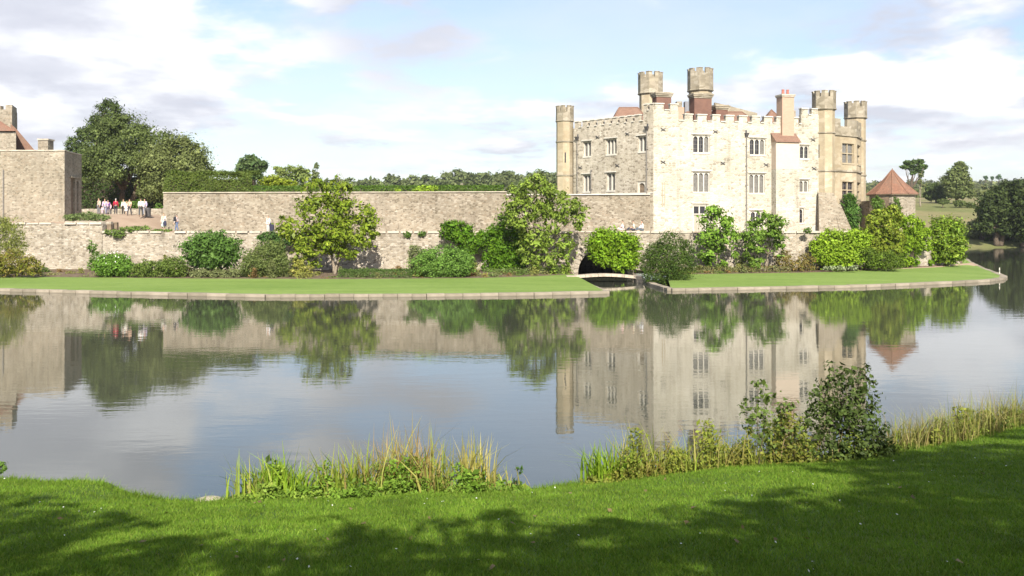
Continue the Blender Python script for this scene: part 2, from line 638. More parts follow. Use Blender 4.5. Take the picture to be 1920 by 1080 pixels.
def ground_mats():
    k = NT('mown_lawn')
    tc = k.n('ShaderNodeTexCoord').outputs['Object']
    a = k.noise(tc, 0.35, 5, 0.6)
    b = k.noise(tc, 22.0, 4, 0.7)
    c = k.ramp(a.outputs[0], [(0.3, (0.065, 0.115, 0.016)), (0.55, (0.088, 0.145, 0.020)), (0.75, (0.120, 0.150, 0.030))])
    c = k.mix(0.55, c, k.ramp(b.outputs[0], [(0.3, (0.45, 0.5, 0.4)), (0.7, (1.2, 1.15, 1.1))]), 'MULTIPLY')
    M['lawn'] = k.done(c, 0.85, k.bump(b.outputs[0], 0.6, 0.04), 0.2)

    k = NT('island_lawn')
    tc = k.n('ShaderNodeTexCoord').outputs['Object']
    a = k.noise(k.mapping(tc, (0.15, 0.9, 1)), 0.6, 5, 0.6)
    b = k.noise(k.mapping(tc, (0.5, 1.0, 1)), 3.0, 7, 0.8)
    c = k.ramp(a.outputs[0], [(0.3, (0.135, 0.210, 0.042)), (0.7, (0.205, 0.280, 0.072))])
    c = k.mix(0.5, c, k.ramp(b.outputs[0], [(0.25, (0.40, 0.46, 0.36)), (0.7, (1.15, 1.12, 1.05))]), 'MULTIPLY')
    M['island_lawn'] = k.done(c, 0.9, k.bump(b.outputs[0], 0.6, 0.08), 0.15)

    k = NT('meadow')
    tc = k.n('ShaderNodeTexCoord').outputs['Object']
    a = k.noise(tc, 0.025, 6, 0.6, 0.4)
    b = k.noise(tc, 0.6, 5, 0.7)
    c = k.ramp(a.outputs[0], [(0.30, (0.090, 0.120, 0.036)), (0.48, (0.160, 0.165, 0.062)), (0.62, (0.250, 0.200, 0.105)), (0.8, (0.12, 0.14, 0.045))])
    c = k.mix(0.5, c, k.ramp(b.outputs[0], [(0.3, (0.6, 0.6, 0.6)), (0.7, (1.1, 1.1, 1.1))]), 'MULTIPLY')
    M['meadow'] = k.done(c, 0.95, k.bump(b.outputs[0], 0.4, 0.3), 0.1)

    k = NT('gravel')
    tc = k.n('ShaderNodeTexCoord').outputs['Object']
    a = k.noise(tc, 0.5, 4, 0.6)
    b = k.noise(tc, 25.0, 3, 0.7)
    c = k.ramp(a.outputs[0], [(0.3, (0.30, 0.215, 0.15)), (0.7, (0.38, 0.285, 0.205))])
    c = k.mix(0.4, c, k.ramp(b.outputs[0], [(0.3, (0.6, 0.6, 0.6)), (0.7, (1.1, 1.1, 1.1))]), 'MULTIPLY')
    M['gravel'] = k.done(c, 0.95, k.bump(b.outputs[0], 0.4, 0.03), 0.15)

    k = NT('moat_water')
    tc = k.n('ShaderNodeTexCoord').outputs['Object']
    w1 = k.noise(k.mapping(tc, (0.55, 1.5, 1)), 1.0, 4, 0.55, 0.3)
    w2 = k.noise(k.mapping(tc, (2.2, 5.0, 1), (4, 1, 0)), 1.0, 3, 0.5)
    patch = k.noise(k.mapping(tc, (0.02, 0.06, 1)), 1.0, 4, 0.55)
    h = k.math('ADD', k.math('MULTIPLY', w1.outputs[0], 0.8), k.math('MULTIPLY', w2.outputs[0], 0.22))
    h = k.math('MULTIPLY', h, k.rng(patch.outputs[0], 0.35, 0.7, 0.5, 1.3))
    k.bsdf.inputs['IOR'].default_value = 1.85
    M['water'] = k.done((0.055, 0.058, 0.040), 0.012, k.bump(h, 0.10, 0.05), 0.5)


ground_mats()

# ================================================================== vegetation


def quads_to_mesh(name, verts, tone, k=4):
    """verts (n*k,3) -> n faces of k corners, tone (n,3) stored per corner"""
    n = len(verts) // k
    me = bpy.data.meshes.new(name)
    me.vertices.add(n * k)
    me.vertices.foreach_set('co', np.ascontiguousarray(verts, dtype=np.float32).ravel())
    me.loops.add(n * k)
    me.loops.foreach_set('vertex_index', np.arange(n * k, dtype=np.int32))
    me.polygons.add(n)
    me.polygons.foreach_set('loop_start', np.arange(0, n * k, k, dtype=np.int32))
    me.update(calc_edges=True)
    at = me.color_attributes.new('leaf_tone', 'FLOAT_COLOR', 'POINT')
    c = np.ones((n * k, 4), dtype=np.float32)
    c[:, :3] = np.repeat(tone, k, axis=0)
    at.data.foreach_set('color', c.ravel())
    return me


def unit(a):
    return a / (np.linalg.norm(a, axis=1, keepdims=True) + 1e-9)


def leaf_quads(pos, nrm, size, rng, aspect=0.5, droop=0.25):
    """one rhombic leaf per point, a little folded at the tip"""
    n = len(pos)
    r = unit(rng.normal(size=(n, 3)))
    t = unit(np.cross(nrm, r))
    b = np.cross(nrm, t)
    s = size[:, None]
    tip = pos + t * s * 0.5 - nrm * s * droop * 0.5
    tail = pos - t * s * 0.5
    l = pos + b * s * aspect * 0.5 + t * s * 0.05
    q = pos - b * s * aspect * 0.5 + t * s * 0.05
    return np.stack([tail, q, tip, l], axis=1).reshape(-1, 3)


def tones(n, cols, rng, cl=None, jit=0.16):
    cols = np.array(cols)
    w = rng.dirichlet([0.7] * len(cols), n)
    t = w @ cols
    b = 1 + rng.normal(size=(n, 1)) * jit
    if cl is not None:
        b = b * cl[:, None]
    return np.clip(t * b * np.array([1.45, 1.5, 1.05]), 0.002, 0.9)


def crown_mesh(name, lobes, n, size, cols, seed, clump=0.34, clumps=None, fill=0.35, aspect=0.55, flat=0.35, low=-1.0, jit=0.16, sizevar=0.3):
    """leaves gathered in clumps over the surface of several lobes, and looser ones inside"""
    rng = np.random.default_rng(seed)
    lo = np.array(lobes, dtype=float)
    wgt = (lo[:, 3] * lo[:, 5]) ** 1.0
    wgt /= wgt.sum()
    m = clumps or max(12, n // 45)
    li = rng.choice(len(lo), m, p=wgt)
    d = unit(rng.normal(size=(m, 3)))
    d[:, 2] = np.where(d[:, 2] < low, -d[:, 2], d[:, 2])
    rad = rng.uniform(0.70, 1.02, m)
    cpos = lo[li, :3] + d * lo[li, 3:6] * rad[:, None]
    crad = np.minimum(lo[li, 3], lo[li, 5]) * clump * rng.uniform(0.6, 1.35, m)
    ctone = np.clip(1 + rng.normal(size=m) * 0.16, 0.6, 1.5)
    nf = int(n * fill)
    ns = n - nf
    ci = rng.integers(0, m, ns)
    off = rng.normal(size=(ns, 3)) * crad[ci][:, None] * 0.55
    off[:, 2] *= 0.75
    p1 = cpos[ci] + off
    n1 = unit(unit(off) * 0.75 + d[ci] * 0.45 + rng.normal(size=(ns, 3)) * 0.5 + np.array([0, 0, flat]))
    t1 = ctone[ci]
    li2 = rng.choice(len(lo), nf, p=wgt)
    d2 = unit(rng.normal(size=(nf, 3)))
    p2 = lo[li2, :3] + d2 * lo[li2, 3:6] * (rng.uniform(0.15, 0.85, nf) ** 0.5)[:, None] * 0.95
    n2 = unit(rng.normal(size=(nf, 3)) + np.array([0, -0.4, 0.4]))
    pos = np.vstack([p1, p2])
    nr = np.vstack([n1, n2])
    sz = size * np.exp(rng.normal(size=n) * sizevar)
    sz[ns:] *= 1.35
    v = leaf_quads(pos, nr, sz, rng, aspect)
    return quads_to_mesh(name, v, tones(n, cols, rng, np.concatenate([t1, np.ones(nf)]), jit))


def shift_mesh(me, o):
    me.transform(Matrix.Translation((-o.x, -o.y, -o.z)))
    return me


def limb(mb, a, b, r0, r1, rng, sag=0.15, n=6, seg=5):
    a, b = Vector(a), Vector(b)
    L_ = (b - a).length
    pts, rad = [], []
    j = Vector((rng.normal(), rng.normal(), abs(rng.normal()) * 0.6)) * L_ * sag * 0.5
    for i in range(seg + 1):
        t = i / seg
        w = Vector((rng.normal(), rng.normal(), rng.normal())) * L_ * 0.018 * (0 < i < seg)
        pts.append(a.lerp(b, t) + j * math.sin(math.pi * t) + w)
        rad.append(r0 + (r1 - r0) * t ** 0.8)
    mb.tube(pts, rad, n)
    return pts


def plant(name, base, lobes, n, size, cols, label, cat, seed, mat='leaf', trunk=0.0, stems=1, bark='bark', twigs=0, group=None, crown='crown', spread=0.0, **kw):
    """thing > trunk, crown"""
    base = Vector(base)
    root = thing(name, base, label, cat, group)
    rng = np.random.default_rng(seed + 7)
    lo = sorted(lobes, key=lambda l: -l[5])
    if trunk > 0:
        mb = MB()
        tops = []
        for s in range(stems):
            o = Vector((rng.normal() * spread, rng.normal() * spread * 0.5, 0))
            l = lo[s % len(lo)]
            fork = base + o + (Vector(l[:3]) - base) * (0.35 if len(lo) > 1 else 0.55)
            pts = limb(mb, base + o - Vector((0, 0, 0.15)), fork, trunk, trunk * 0.62, rng, 0.06, 8)
            tops.append(pts[-1])
        for i, l in enumerate(lobes):
            st = min(tops, key=lambda q: (q - Vector(l[:3])).length)
            end = Vector(l[:3]) + Vector((0, 0, l[5] * 0.35))
            pts = limb(mb, st, end, trunk * 0.55, trunk * 0.14, rng, 0.12, 6)
            for t in range(twigs):
                dd = Vector(unit(rng.normal(size=(1, 3)))[0])
                e = Vector(l[:3]) + Vector((dd.x * l[3], dd.y * l[4], abs(dd.z) * l[5])) * 0.9
                limb(mb, pts[int(rng.integers(1, 5))], e, trunk * 0.22, trunk * 0.05, rng, 0.1, 5, 4)
        mb.build('trunk', M[bark], root, True)
    me = shift_mesh(crown_mesh(crown, lobes, n, size, cols, seed, **kw), base)
    link_mesh(crown, me, M[mat], root)
    return root


def PL(px, py, rx, rz, D, dep=1.0):
    """lobe from the photo: centre, half width and half height in pixels at depth D"""
    c = P(px, py, D)
    a, b = rx / F * D, rz / F * D
    return (c.x, c.y, c.z, a, min(a, b) * dep if dep <= 1 else dep, b)


def hedge(name, p0, p1, w, z0, z1, n, size, cols, label, seed, mat='leaf', cat='hedge', bulge=0.25, kind=None):
    """clipped hedge: leaves all over the faces of a long block"""
    rng = np.random.default_rng(seed)
    a, b = np.array(p0, float), np.array(p1, float)
    t = (b - a) / np.linalg.norm(b - a)
    nn = np.array([t[1], -t[0]])
    L_ = np.linalg.norm(b - a)
    H = z1 - z0
    base = Vector(((a[0] + b[0]) / 2, (a[1] + b[1]) / 2, z0))
    root = thing(name, base, label, cat)
    s = rng.uniform(0, L_, n)
    area = np.array([H, H * 0.3, w])
    side = rng.choice(3, n, p=area / area.sum())
    q = rng.uniform(-w / 2, w / 2, n)
    zz = rng.uniform(0, H, n)
    bump = np.array([mnoise.noise(Vector((x * 0.9, y * 0.7, seed))) for x, y in zip(s, zz)]) * bulge
    out = np.where(side == 0, w / 2 + bump, np.where(side == 1, -w / 2 - bump, q))
    z = np.where(side == 2, H + bump * 0.6, zz)
    out = out + rng.normal(size=n) * size * 0.5
    z = z + rng.normal(size=n) * size * 0.5
    pos = np.stack([a[0] + t[0] * s + nn[0] * out, a[1] + t[1] * s + nn[1] * out, z0 + z], axis=1)
    nr = np.zeros((n, 3))
    nr[side == 0] = [nn[0], nn[1], 0.3]
    nr[side == 1] = [-nn[0], -nn[1], 0.3]
    nr[side == 2] = [0, 0, 1]
    nr = unit(nr + rng.normal(size=(n, 3)) * 0.6)
    v = leaf_quads(pos, nr, size * np.exp(rng.normal(size=n) * 0.3), rng)
    me = shift_mesh(quads_to_mesh('foliage', v, tones(n, cols, rng)), base)
    link_mesh('foliage', me, M[mat], root)
    mb = MB()
    A, B = (a + t * 0.25), (b - t * 0.25)
    mb.obox(A, B, max(w - 0.5 - 2 * bulge, 0.1), z0, z1 - 0.25 - bulge * 0.6)
    mb.build('branches', M['bark'], root)
    return root


# ================================================================== setting: water, banks, terrain

KERB_L = [(-420, 66.5), (-200, 65.0), (0, 63.0), (250, 60.0), (500, 57.9), (800, 58.4), (1000, 59.4), (1135, 60.7)]
KERB_R = [(1258, 63.2), (1380, 64.2), (1500, 65.4), (1620, 66.6), (1700, 68.4), (1780, 70.3), (1850, 72.6), (1876, 74.6), (1882, 77.5), (1868, 82.0), (1843, 90.0), (1818, 104.0), (1800, 125.0)]
KL = [Vector((X(p, d), d)) for p, d in KERB_L]
KR = [Vector((X(p, d), d)) for p, d in KERB_R]
CH_L = [KL[-1], Vector((5.75, 68.0)), Vector((5.15, 74.5)), Vector((5.3, 79.2))]       # channel sides
CH_R = [KR[0], Vector((10.9, 68.0)), Vector((10.8, 74.0)), Vector((10.8, 79.2))]
REV = [Vector((X(p, d), d)) for p, d in [(-420, 82), (-150, 81.2), (50, 80.6), (235, 80.0), (420, 79.5), (700, 79.0), (1000, 79.0), (1068, 79.0)]]
REV2 = [Vector((X(p, d), d)) for p, d in [(1192, 79.0), (1300, 79.0), (1420, 79.2), (1540, 80.0), (1640, 82.0), (1740, 86.0), (1800, 91.0)]]
LAWN_Z = 0.17


def interp(poly, x, key=0):
    for a, b in zip(poly[:-1], poly[1:]):
        if a[0] <= x <= b[0]:
            t = (x - a[0]) / (b[0] - a[0] + 1e-9)
            return a[1] + (b[1] - a[1]) * t
    return poly[0][1] if x < poly[0][0] else poly[-1][1]


mb = MB()
mb.add([(-700, 2, 0), (800, 2, 0), (800, 420, 0), (-700, 420, 0)], [(0, 1, 2, 3)])
tag(mb.build('water', M['water']), 'still grey-green moat water reflecting castle and sky', 'water', kind='structure')
mb = MB()
mb.add([(-700, 2, -1.6), (800, 2, -1.6), (800, 420, -1.6), (-700, 420, -1.6)], [(0, 1, 2, 3)])
tag(mb.build('lake_bed', M['soil']), 'muddy bed under the moat water', 'ground', kind='structure')

# ---- near bank, falling from the viewer's feet to the shore
SHORE = [(-90, 40), (-60, 30), (-30, 21), (-15, 17), (-9.3, 16.1), (-8.3, 16.0), (-7.2, 15.75), (-6.5, 15.1), (-5.9, 14.85), (-5.2, 14.8), (-4.6, 14.95), (-2.4, 15.1), (-0.1, 15.4), (0.6, 15.45), (1.2, 15.8), (2.4, 16.2), (3.9, 16.8), (5.6, 17.15), (7.3, 17.7), (8.8, 18.5), (10.4, 19.5), (11.7, 20.3), (14, 22), (20, 26.5), (40, 38), (90, 60)]


def shore(x):
    return interp(SHORE, x) + 0.16 * mnoise.noise(Vector((x * 0.9, 3.3, 0))) + 0.07 * mnoise.noise(Vector((x * 3.1, 8.3, 0)))


def bank_z(x, y):
    ys = shore(x)
    t = (ys - y) / (ys + 0.5)
    if t < 0:
        return 0.33 + t * (ys + 0.5) * 1.6
    g = min(t, 1.25)
    z = 0.33 + 3.02 * (g ** 0.93)
    z += min(t * 8, 1) * (0.07 * mnoise.noise(Vector((x * 0.35, y * 0.35, 1.0))) + 0.03 * mnoise.noise(Vector((x * 1.3, y * 1.3, 5.0))))
    if x > 6:
        z += min((x - 6) * 0.035, 0.9) * min(t * 2.5, 1)
    return z


def near_bank():
    xs = list(np.arange(-88, -18, 3.0)) + list(np.arange(-18, 20, 0.4)) + list(np.arange(20, 89, 3.0))
    ts = [-0.06, -0.03, -0.012, -0.004, 0.0, 0.006, 0.015] + list(np.linspace(0.03, 1.1, 44)) + [1.3, 1.7, 2.4, 3.4, 4.5]
    v, f = [], []
    for x in xs:
        ys = shore(x)
        for t in ts:
            y = ys - t * (ys + 0.5)
            v.append((x, y, bank_z(x, y)))
    m = len(ts)
    for i in range(len(xs) - 1):
        for j in range(m - 1):
            a = i * m + j
            f.append((a, a + 1, a + m + 1, a + m))
    b = MB()
    b.add(v, f)
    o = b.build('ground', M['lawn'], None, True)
    # make sure the normals point up
    o.data.flip_normals() if o.data.polygons[100].normal.z < 0 else None
    tag(o, 'sloping mown lawn on the near bank', 'lawn', kind='structure')


near_bank()


def lawn_blades():
    rng = np.random.default_rng(5)
    n = 760000
    # more blades where the picture shows them larger
    y = 6.1 + (23.5 - 6.1) * rng.uniform(0, 1, n) ** 1.25
    half = y * 0.66 + 2.2
    x = rng.uniform(-1, 1, n) * half
    sh = np.interp(x, [s[0] for s in SHORE], [s[1] for s in SHORE])
    keep = y < sh + 0.1
    x, y = x[keep], y[keep]
    n = len(x)
    # bilinear table for the ground height
    gx = np.arange(-18, 18.01, 0.25)
    gy = np.arange(6, 24.1, 0.25)
    T = np.array([[bank_z(a, b) for b in gy] for a in gx])
    fx = np.clip((x + 18) / 0.25, 0, len(gx) - 1.001)
    fy = np.clip((y - 6) / 0.25, 0, len(gy) - 1.001)
    i, j = fx.astype(int), fy.astype(int)
    a, b = fx - i, fy - j
    z = T[i, j] * (1 - a) * (1 - b) + T[i + 1, j] * a * (1 - b) + T[i, j + 1] * (1 - a) * b + T[i + 1, j + 1] * a * b
    edge = np.clip(1 - (sh[keep] - y) / 0.5, 0, 1)
    h = rng.uniform(0.025, 0.06, n) * (1 + edge * rng.uniform(0.3, 2.6, n))
    # mottled sward: tone table on the same grid
    N_ = np.array([[0.6 * mnoise.noise(Vector((p * 0.9, q * 1.3, 2.0))) + 0.5 * mnoise.noise(Vector((p * 3.1, q * 3.6, 7.0))) for q in gy] for p in gx])
    tone = 1 + 0.55 * (N_[i, j] * (1 - a) * (1 - b) + N_[i + 1, j] * a * (1 - b) + N_[i, j + 1] * (1 - a) * b + N_[i + 1, j + 1] * a * b)
    an = rng.uniform(0, 2 * math.pi, n)
    w = rng.uniform(0.004, 0.008, n)
    lean = rng.normal(size=(n, 2)) * h[:, None] * 0.55
    base = np.stack([x, y, z - 0.006], 1)
    dx = np.stack([np.cos(an) * w, np.sin(an) * w, np.zeros(n)], 1)
    tip = base + np.stack([lean[:, 0], lean[:, 1], h], 1)
    v = np.stack([base - dx, base + dx, tip], 1).reshape(-1, 3)
    t = tones(n, [(0.066, 0.128, 0.014), (0.090, 0.152, 0.020), (0.050, 0.100, 0.010), (0.135, 0.158, 0.040)], rng, tone)
    me = quads_to_mesh('lawn_grass', v, t, 3)
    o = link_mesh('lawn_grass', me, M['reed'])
    tag(o, 'short mown grass blades covering the near bank', 'grass', kind='stuff')


lawn_blades()


def far_ground_z(x, y):
    prof = [(160, -1.2), (168, 0.5), (190, 3.6), (232, 9.2), (300, 12.6), (500, 20), (900, 40), (1300, 60), (2200, 92), (3500, 100)]
    z = interp(prof, y)
    z += (3 * mnoise.noise(Vector((x * 0.006, y * 0.006, 0))) + 6 * mnoise.noise(Vector((x * 0.0016 + 3, y * 0.0016, 2)))) * min(max((y - 230) / 500, 0), 1)
    return z


def far_terrain():
    xs = list(np.linspace(-1700, -300, 18)) + list(np.linspace(-290, 400, 60)) + list(np.linspace(420, 2000, 20))
    ys = [160, 164, 168, 175, 185, 200, 215, 232, 250, 275, 300, 350, 400, 470, 550, 650, 800, 1000, 1300, 1600, 1900]
    v = [(x, y, far_ground_z(x, y)) for x in xs for y in ys]
    m = len(ys)
    f = [(i * m + j, (i + 1) * m + j, (i + 1) * m + j + 1, i * m + j + 1) for i in range(len(xs) - 1) for j in range(m - 1)]
    b = MB()
    b.add(v, f)
    tag(b.build('hills', M['meadow'], None, True), 'rising meadow and low hills beyond the moat', 'hills', kind='structure')


far_terrain()


def strip(name, front, back, z0, z1, mat, label, cat, rows=6, dz=0.0, n=60):
    """ground sheet between two plan polylines resampled by arc length"""
    def res(poly, n):
        d = [0]
        for a, b in zip(poly[:-1], poly[1:]):
            d.append(d[-1] + (b - a).length)
        out = []
        for i in range(n + 1):
            s = d[-1] * i / n
            for k in range(len(poly) - 1):
                if s <= d[k + 1] + 1e-6:
                    t = (s - d[k]) / (d[k + 1] - d[k] + 1e-9)
                    out.append(poly[k].lerp(poly[k + 1], t))
                    break
        return out
    A, B = res(front, n), res(back, n)
    v, f = [], []
    for a, b in zip(A, B):
        for r in range(rows + 1):
            t = r / rows
            p = a.lerp(b, t)
            v.append((p.x, p.y, z0 + (z1 - z0) * t + dz))
    m = rows + 1
    for i in range(n):
        for r in range(rows):
            q = i * m + r
            f.append((q, q + m, q + m + 1, q + 1))
    mb = MB()
    mb.add(v, f)
    o = mb.build(name, mat, None, True)
    return tag(o, label, cat, kind='structure')


BED_L = [Vector((X(p, d), d)) for p, d in [(-420, 74), (0, 71.5), (350, 69.0), (640, 68.2), (900, 69.5), (1000, 71.5), (1075, 74.6)]]
BED_R = [Vector((X(p, d), d)) for p, d in [(1250, 73.5), (1400, 75.0), (1520, 76.4), (1600, 78.6), (1690, 82.5), (1760, 86.5), (1806, 93.0), (1796, 112.0), (1780, 125.0)]]
strip('lawn', KL, BED_L, LAWN_Z, 0.52, M['island_lawn'], 'bright mown lawn strip at the foot of the garden wall', 'lawn')
strip('lawn', KR, BED_R, LAWN_Z, 0.55, M['island_lawn'], 'bright mown lawn tapering to a point right of the channel', 'lawn')
strip('flower_bed', BED_L, REV[:-1] + [Vector((5.2, 79.2))], 0.52, 0.62, M['soil'], 'planting bed along the long garden wall', 'bed')
BED_RB = [Vector((10.8, 79.2))] + REV2[1:] + [Vector((X(1800, 91), 91)), Vector((X(1790, 112), 112)), Vector((X(1775, 125), 125))]
strip('flower_bed', BED_R, BED_RB, 0.55, 0.64, M['soil'], 'planting bed under the castle wall right of the channel', 'bed')
pth = [Vector((X(p, d), d)) for p, d in [(1688, 82.3), (1760, 85.8), (1800, 90.6), (1822, 93)]]
strip('path', [q + Vector((0.25, -0.75)) for q in pth], [q + Vector((0.1, 0.2)) for q in pth], LAWN_Z + 0.16, 0.57, M['gravel'], 'pale gravel path edging the pointed lawn', 'path', 1, 0.02, 12)

# ---- kerb stones along the water
_kme = None


def kerb_mesh():
    global _kme
    if _kme is None:
        b = MB()
        e = 0.025
        b.hexa([(-0.5, -0.5, 0), (0.5, -0.5, 0), (0.5, 0.5, 0), (-0.5, 0.5, 0)], [(-0.5, -0.5, 1 - e), (0.5, -0.5, 1 - e), (0.5, 0.5, 1 - e), (-0.5, 0.5, 1 - e)])
        b.hexa([(-0.5, -0.5, 1 - e), (0.5, -0.5, 1 - e), (0.5, 0.5, 1 - e), (-0.5, 0.5, 1 - e)], [(-0.49, -0.46, 1), (0.49, -0.46, 1), (0.49, 0.5, 1), (-0.49, 0.5, 1)])
        _kme = bpy.data.meshes.new('kerb_stone')
        _kme.from_pydata(b.v, [], b.f)
        _kme.update()
        k = NT('kerb_block')
        tc = k.n('ShaderNodeTexCoord').outputs['Object']
        oi = k.n('ShaderNodeObjectInfo').outputs['Random']
        n = k.noise(tc, 2.5, 5, 0.65)
        c = k.ramp(oi, [(0.0, (0.22, 0.19, 0.145)), (0.5, (0.27, 0.235, 0.18)), (1.0, (0.33, 0.285, 0.225))])
        c = k.mix(0.6, c, k.ramp(n.outputs[0], [(0.3, (0.6, 0.57, 0.5)), (0.65, (1.08, 1.06, 1.02))]), 'MULTIPLY')
        sz = k.n('ShaderNodeSeparateXYZ')
        k.l(tc, sz.inputs[0])
        wet = k.rng(sz.outputs[2], 0.62, 0.80, 1.0, 0.0)
        c = k.mix(k.math('MULTIPLY', wet, 0.72), c, (0.10, 0.085, 0.06))      # algae line where the water laps
        _kme.materials.append(k.done(c, 0.85, k.bump(n.outputs[0], 0.5, 0.03), 0.25))
    return _kme


def kerb(path, label, seed):
    rng = random.Random(seed)
    me = kerb_mesh()
    root = thing('stone_kerb', (path[0].x, path[0].y, 0), label, 'kerb')
    for a, b in zip(path[:-1], path[1:]):
        L_ = (b - a).length
        n = max(1, round(L_ / rng.uniform(0.9, 1.5)))
        t = (b - a) / L_
        ang = math.atan2(t.y, t.x)
        nn = Vector((t.y, -t.x))
        for i in range(n):
            c = a + t * L_ * (i + 0.5) / n + nn * rng.uniform(-0.04, 0.05)
            o = bpy.data.objects.new('kerb_stone', me)
            o.parent = root
            o.location = (c.x - path[0].x, c.y - path[0].y, -0.45)
            o.scale = (L_ / n - 0.02, 0.5, 0.45 + LAWN_Z + 0.03 + rng.uniform(-0.015, 0.02))
            o.rotation_euler = (0, 0, ang + rng.uniform(-0.006, 0.006))
            COL.objects.link(o)


kerb(KL, 'long pale stone kerb between the left lawn and the moat', 1)
kerb([CH_L[0], CH_L[1], CH_L[2], CH_L[3]], 'stone kerb along the channel under the footbridge, left side', 2)
kerb(KR, 'pale stone kerb round the pointed right lawn', 3)
kerb([CH_R[3], CH_R[2], CH_R[1], CH_R[0]], 'stone kerb of the channel behind the dark bush', 4)

# ================================================================== garden walls


def wall_grid(mb, path, z0, z1, thick, jit=0.05, step=0.6, seed=0, mi=0, capmi=0):
    """rubble wall: bulging front, flat top, plain back; z1 may be a function of distance along the wall"""
    pts, nrm, s = [], [], 0.0
    ss = []
    for a, b in zip(path[:-1], path[1:]):
        L_ = (b - a).length
        t = (b - a) / L_
        n = max(1, int(L_ / step))
        for i in range(n):
            pts.append(a + t * L_ * i / n)
            nrm.append(Vector((t.y, -t.x)))
            ss.append(s + L_ * i / n)
        s += L_
    pts.append(path[-1])
    nrm.append(nrm[-1])
    ss.append(s)
    top = z1 if callable(z1) else (lambda q: z1)
    rows = 8
    v = []
    for p, n, q in zip(pts, nrm, ss):
        zt = top(q) + 0.07 * mnoise.noise(Vector((q * 0.33, seed + 4, 0))) + 0.035 * mnoise.noise(Vector((q * 1.1, seed, 0)))
        for r in range(rows + 1):
            z = z0 + (zt - z0) * r / rows
            o = jit * mnoise.noise(Vector((q * 0.7, z * 0.9, seed))) + 0.02 * mnoise.noise(Vector((q * 2.5, z * 2.7, seed)))
            w = p + n * o
            v.append((w.x, w.y, z))
        w = p - n * thick
        v.append((w.x, w.y, zt))
        v.append((w.x, w.y, z0))
    m = rows + 3
    f = []
    for i in range(len(pts) - 1):
        for r in range(m - 1):
            a = i * m + r
            f.append((a, a + m, a + m + 1, a + 1))
    f.append(tuple(range(m - 1, -1, -1)))
    f.append(tuple((len(pts) - 1) * m + r for r in range(m)))
    mb.add(v, f, mi)


def garden_wall(name, path, z0, z1, thick, mat, label, seed, coping=None, loc=None):
    root = thing(name, (path[0].x, path[0].y, z0), label, 'wall')
    b = MB()
    wall_grid(b, path, z0, z1, thick, seed=seed)
    b.build('masonry', mat, root)
    if coping is not None:
        for pts, za in coping:
            c = MB()
            rg = random.Random(seed)
            for p, q in zip(pts[:-1], pts[1:]):
                m_ = max(1, int((q - p).length / 1.1))
                for i_ in range(m_):
                    if rg.random() < 0.06:
                        continue
                    j_ = rg.uniform(-0.025, 0.03)
                    c.obox(p.lerp(q, i_ / m_ + 0.006), p.lerp(q, (i_ + 1) / m_ - 0.006), 0.62 + rg.uniform(-0.08, 0.06), za - 0.08, za + 0.09 + j_, -0.20 + rg.uniform(-0.03, 0.03))
            c.build('coping', M['coping'], root)
    return root


TERR = 3.95
LEFT_TOP = 4.72


def rev_top(q):
    return TERR


# lower retaining wall: higher part in front of the gatehouse, then the long low part, then the arch, then the castle side
garden_wall('retaining_wall', REV[:3] + [Vector((X(192, 80.15), 80.15))], 0.3, LEFT_TOP, 0.7, M['wall_base'], 'higher end of the lower stone wall, below the gatehouse', 3, [(REV[:3] + [Vector((X(192, 80.15), 80.15))], LEFT_TOP + 0.035)])
garden_wall('retaining_wall', [Vector((X(192.5, 80.15), 80.16))] + REV[3:], 0.3, TERR, 0.7, M['wall_base'], 'long lower stone wall behind the shrubs, left of the arch', 5, [([Vector((X(193, 80.15), 80.15))] + REV[3:], TERR + 0.035)])


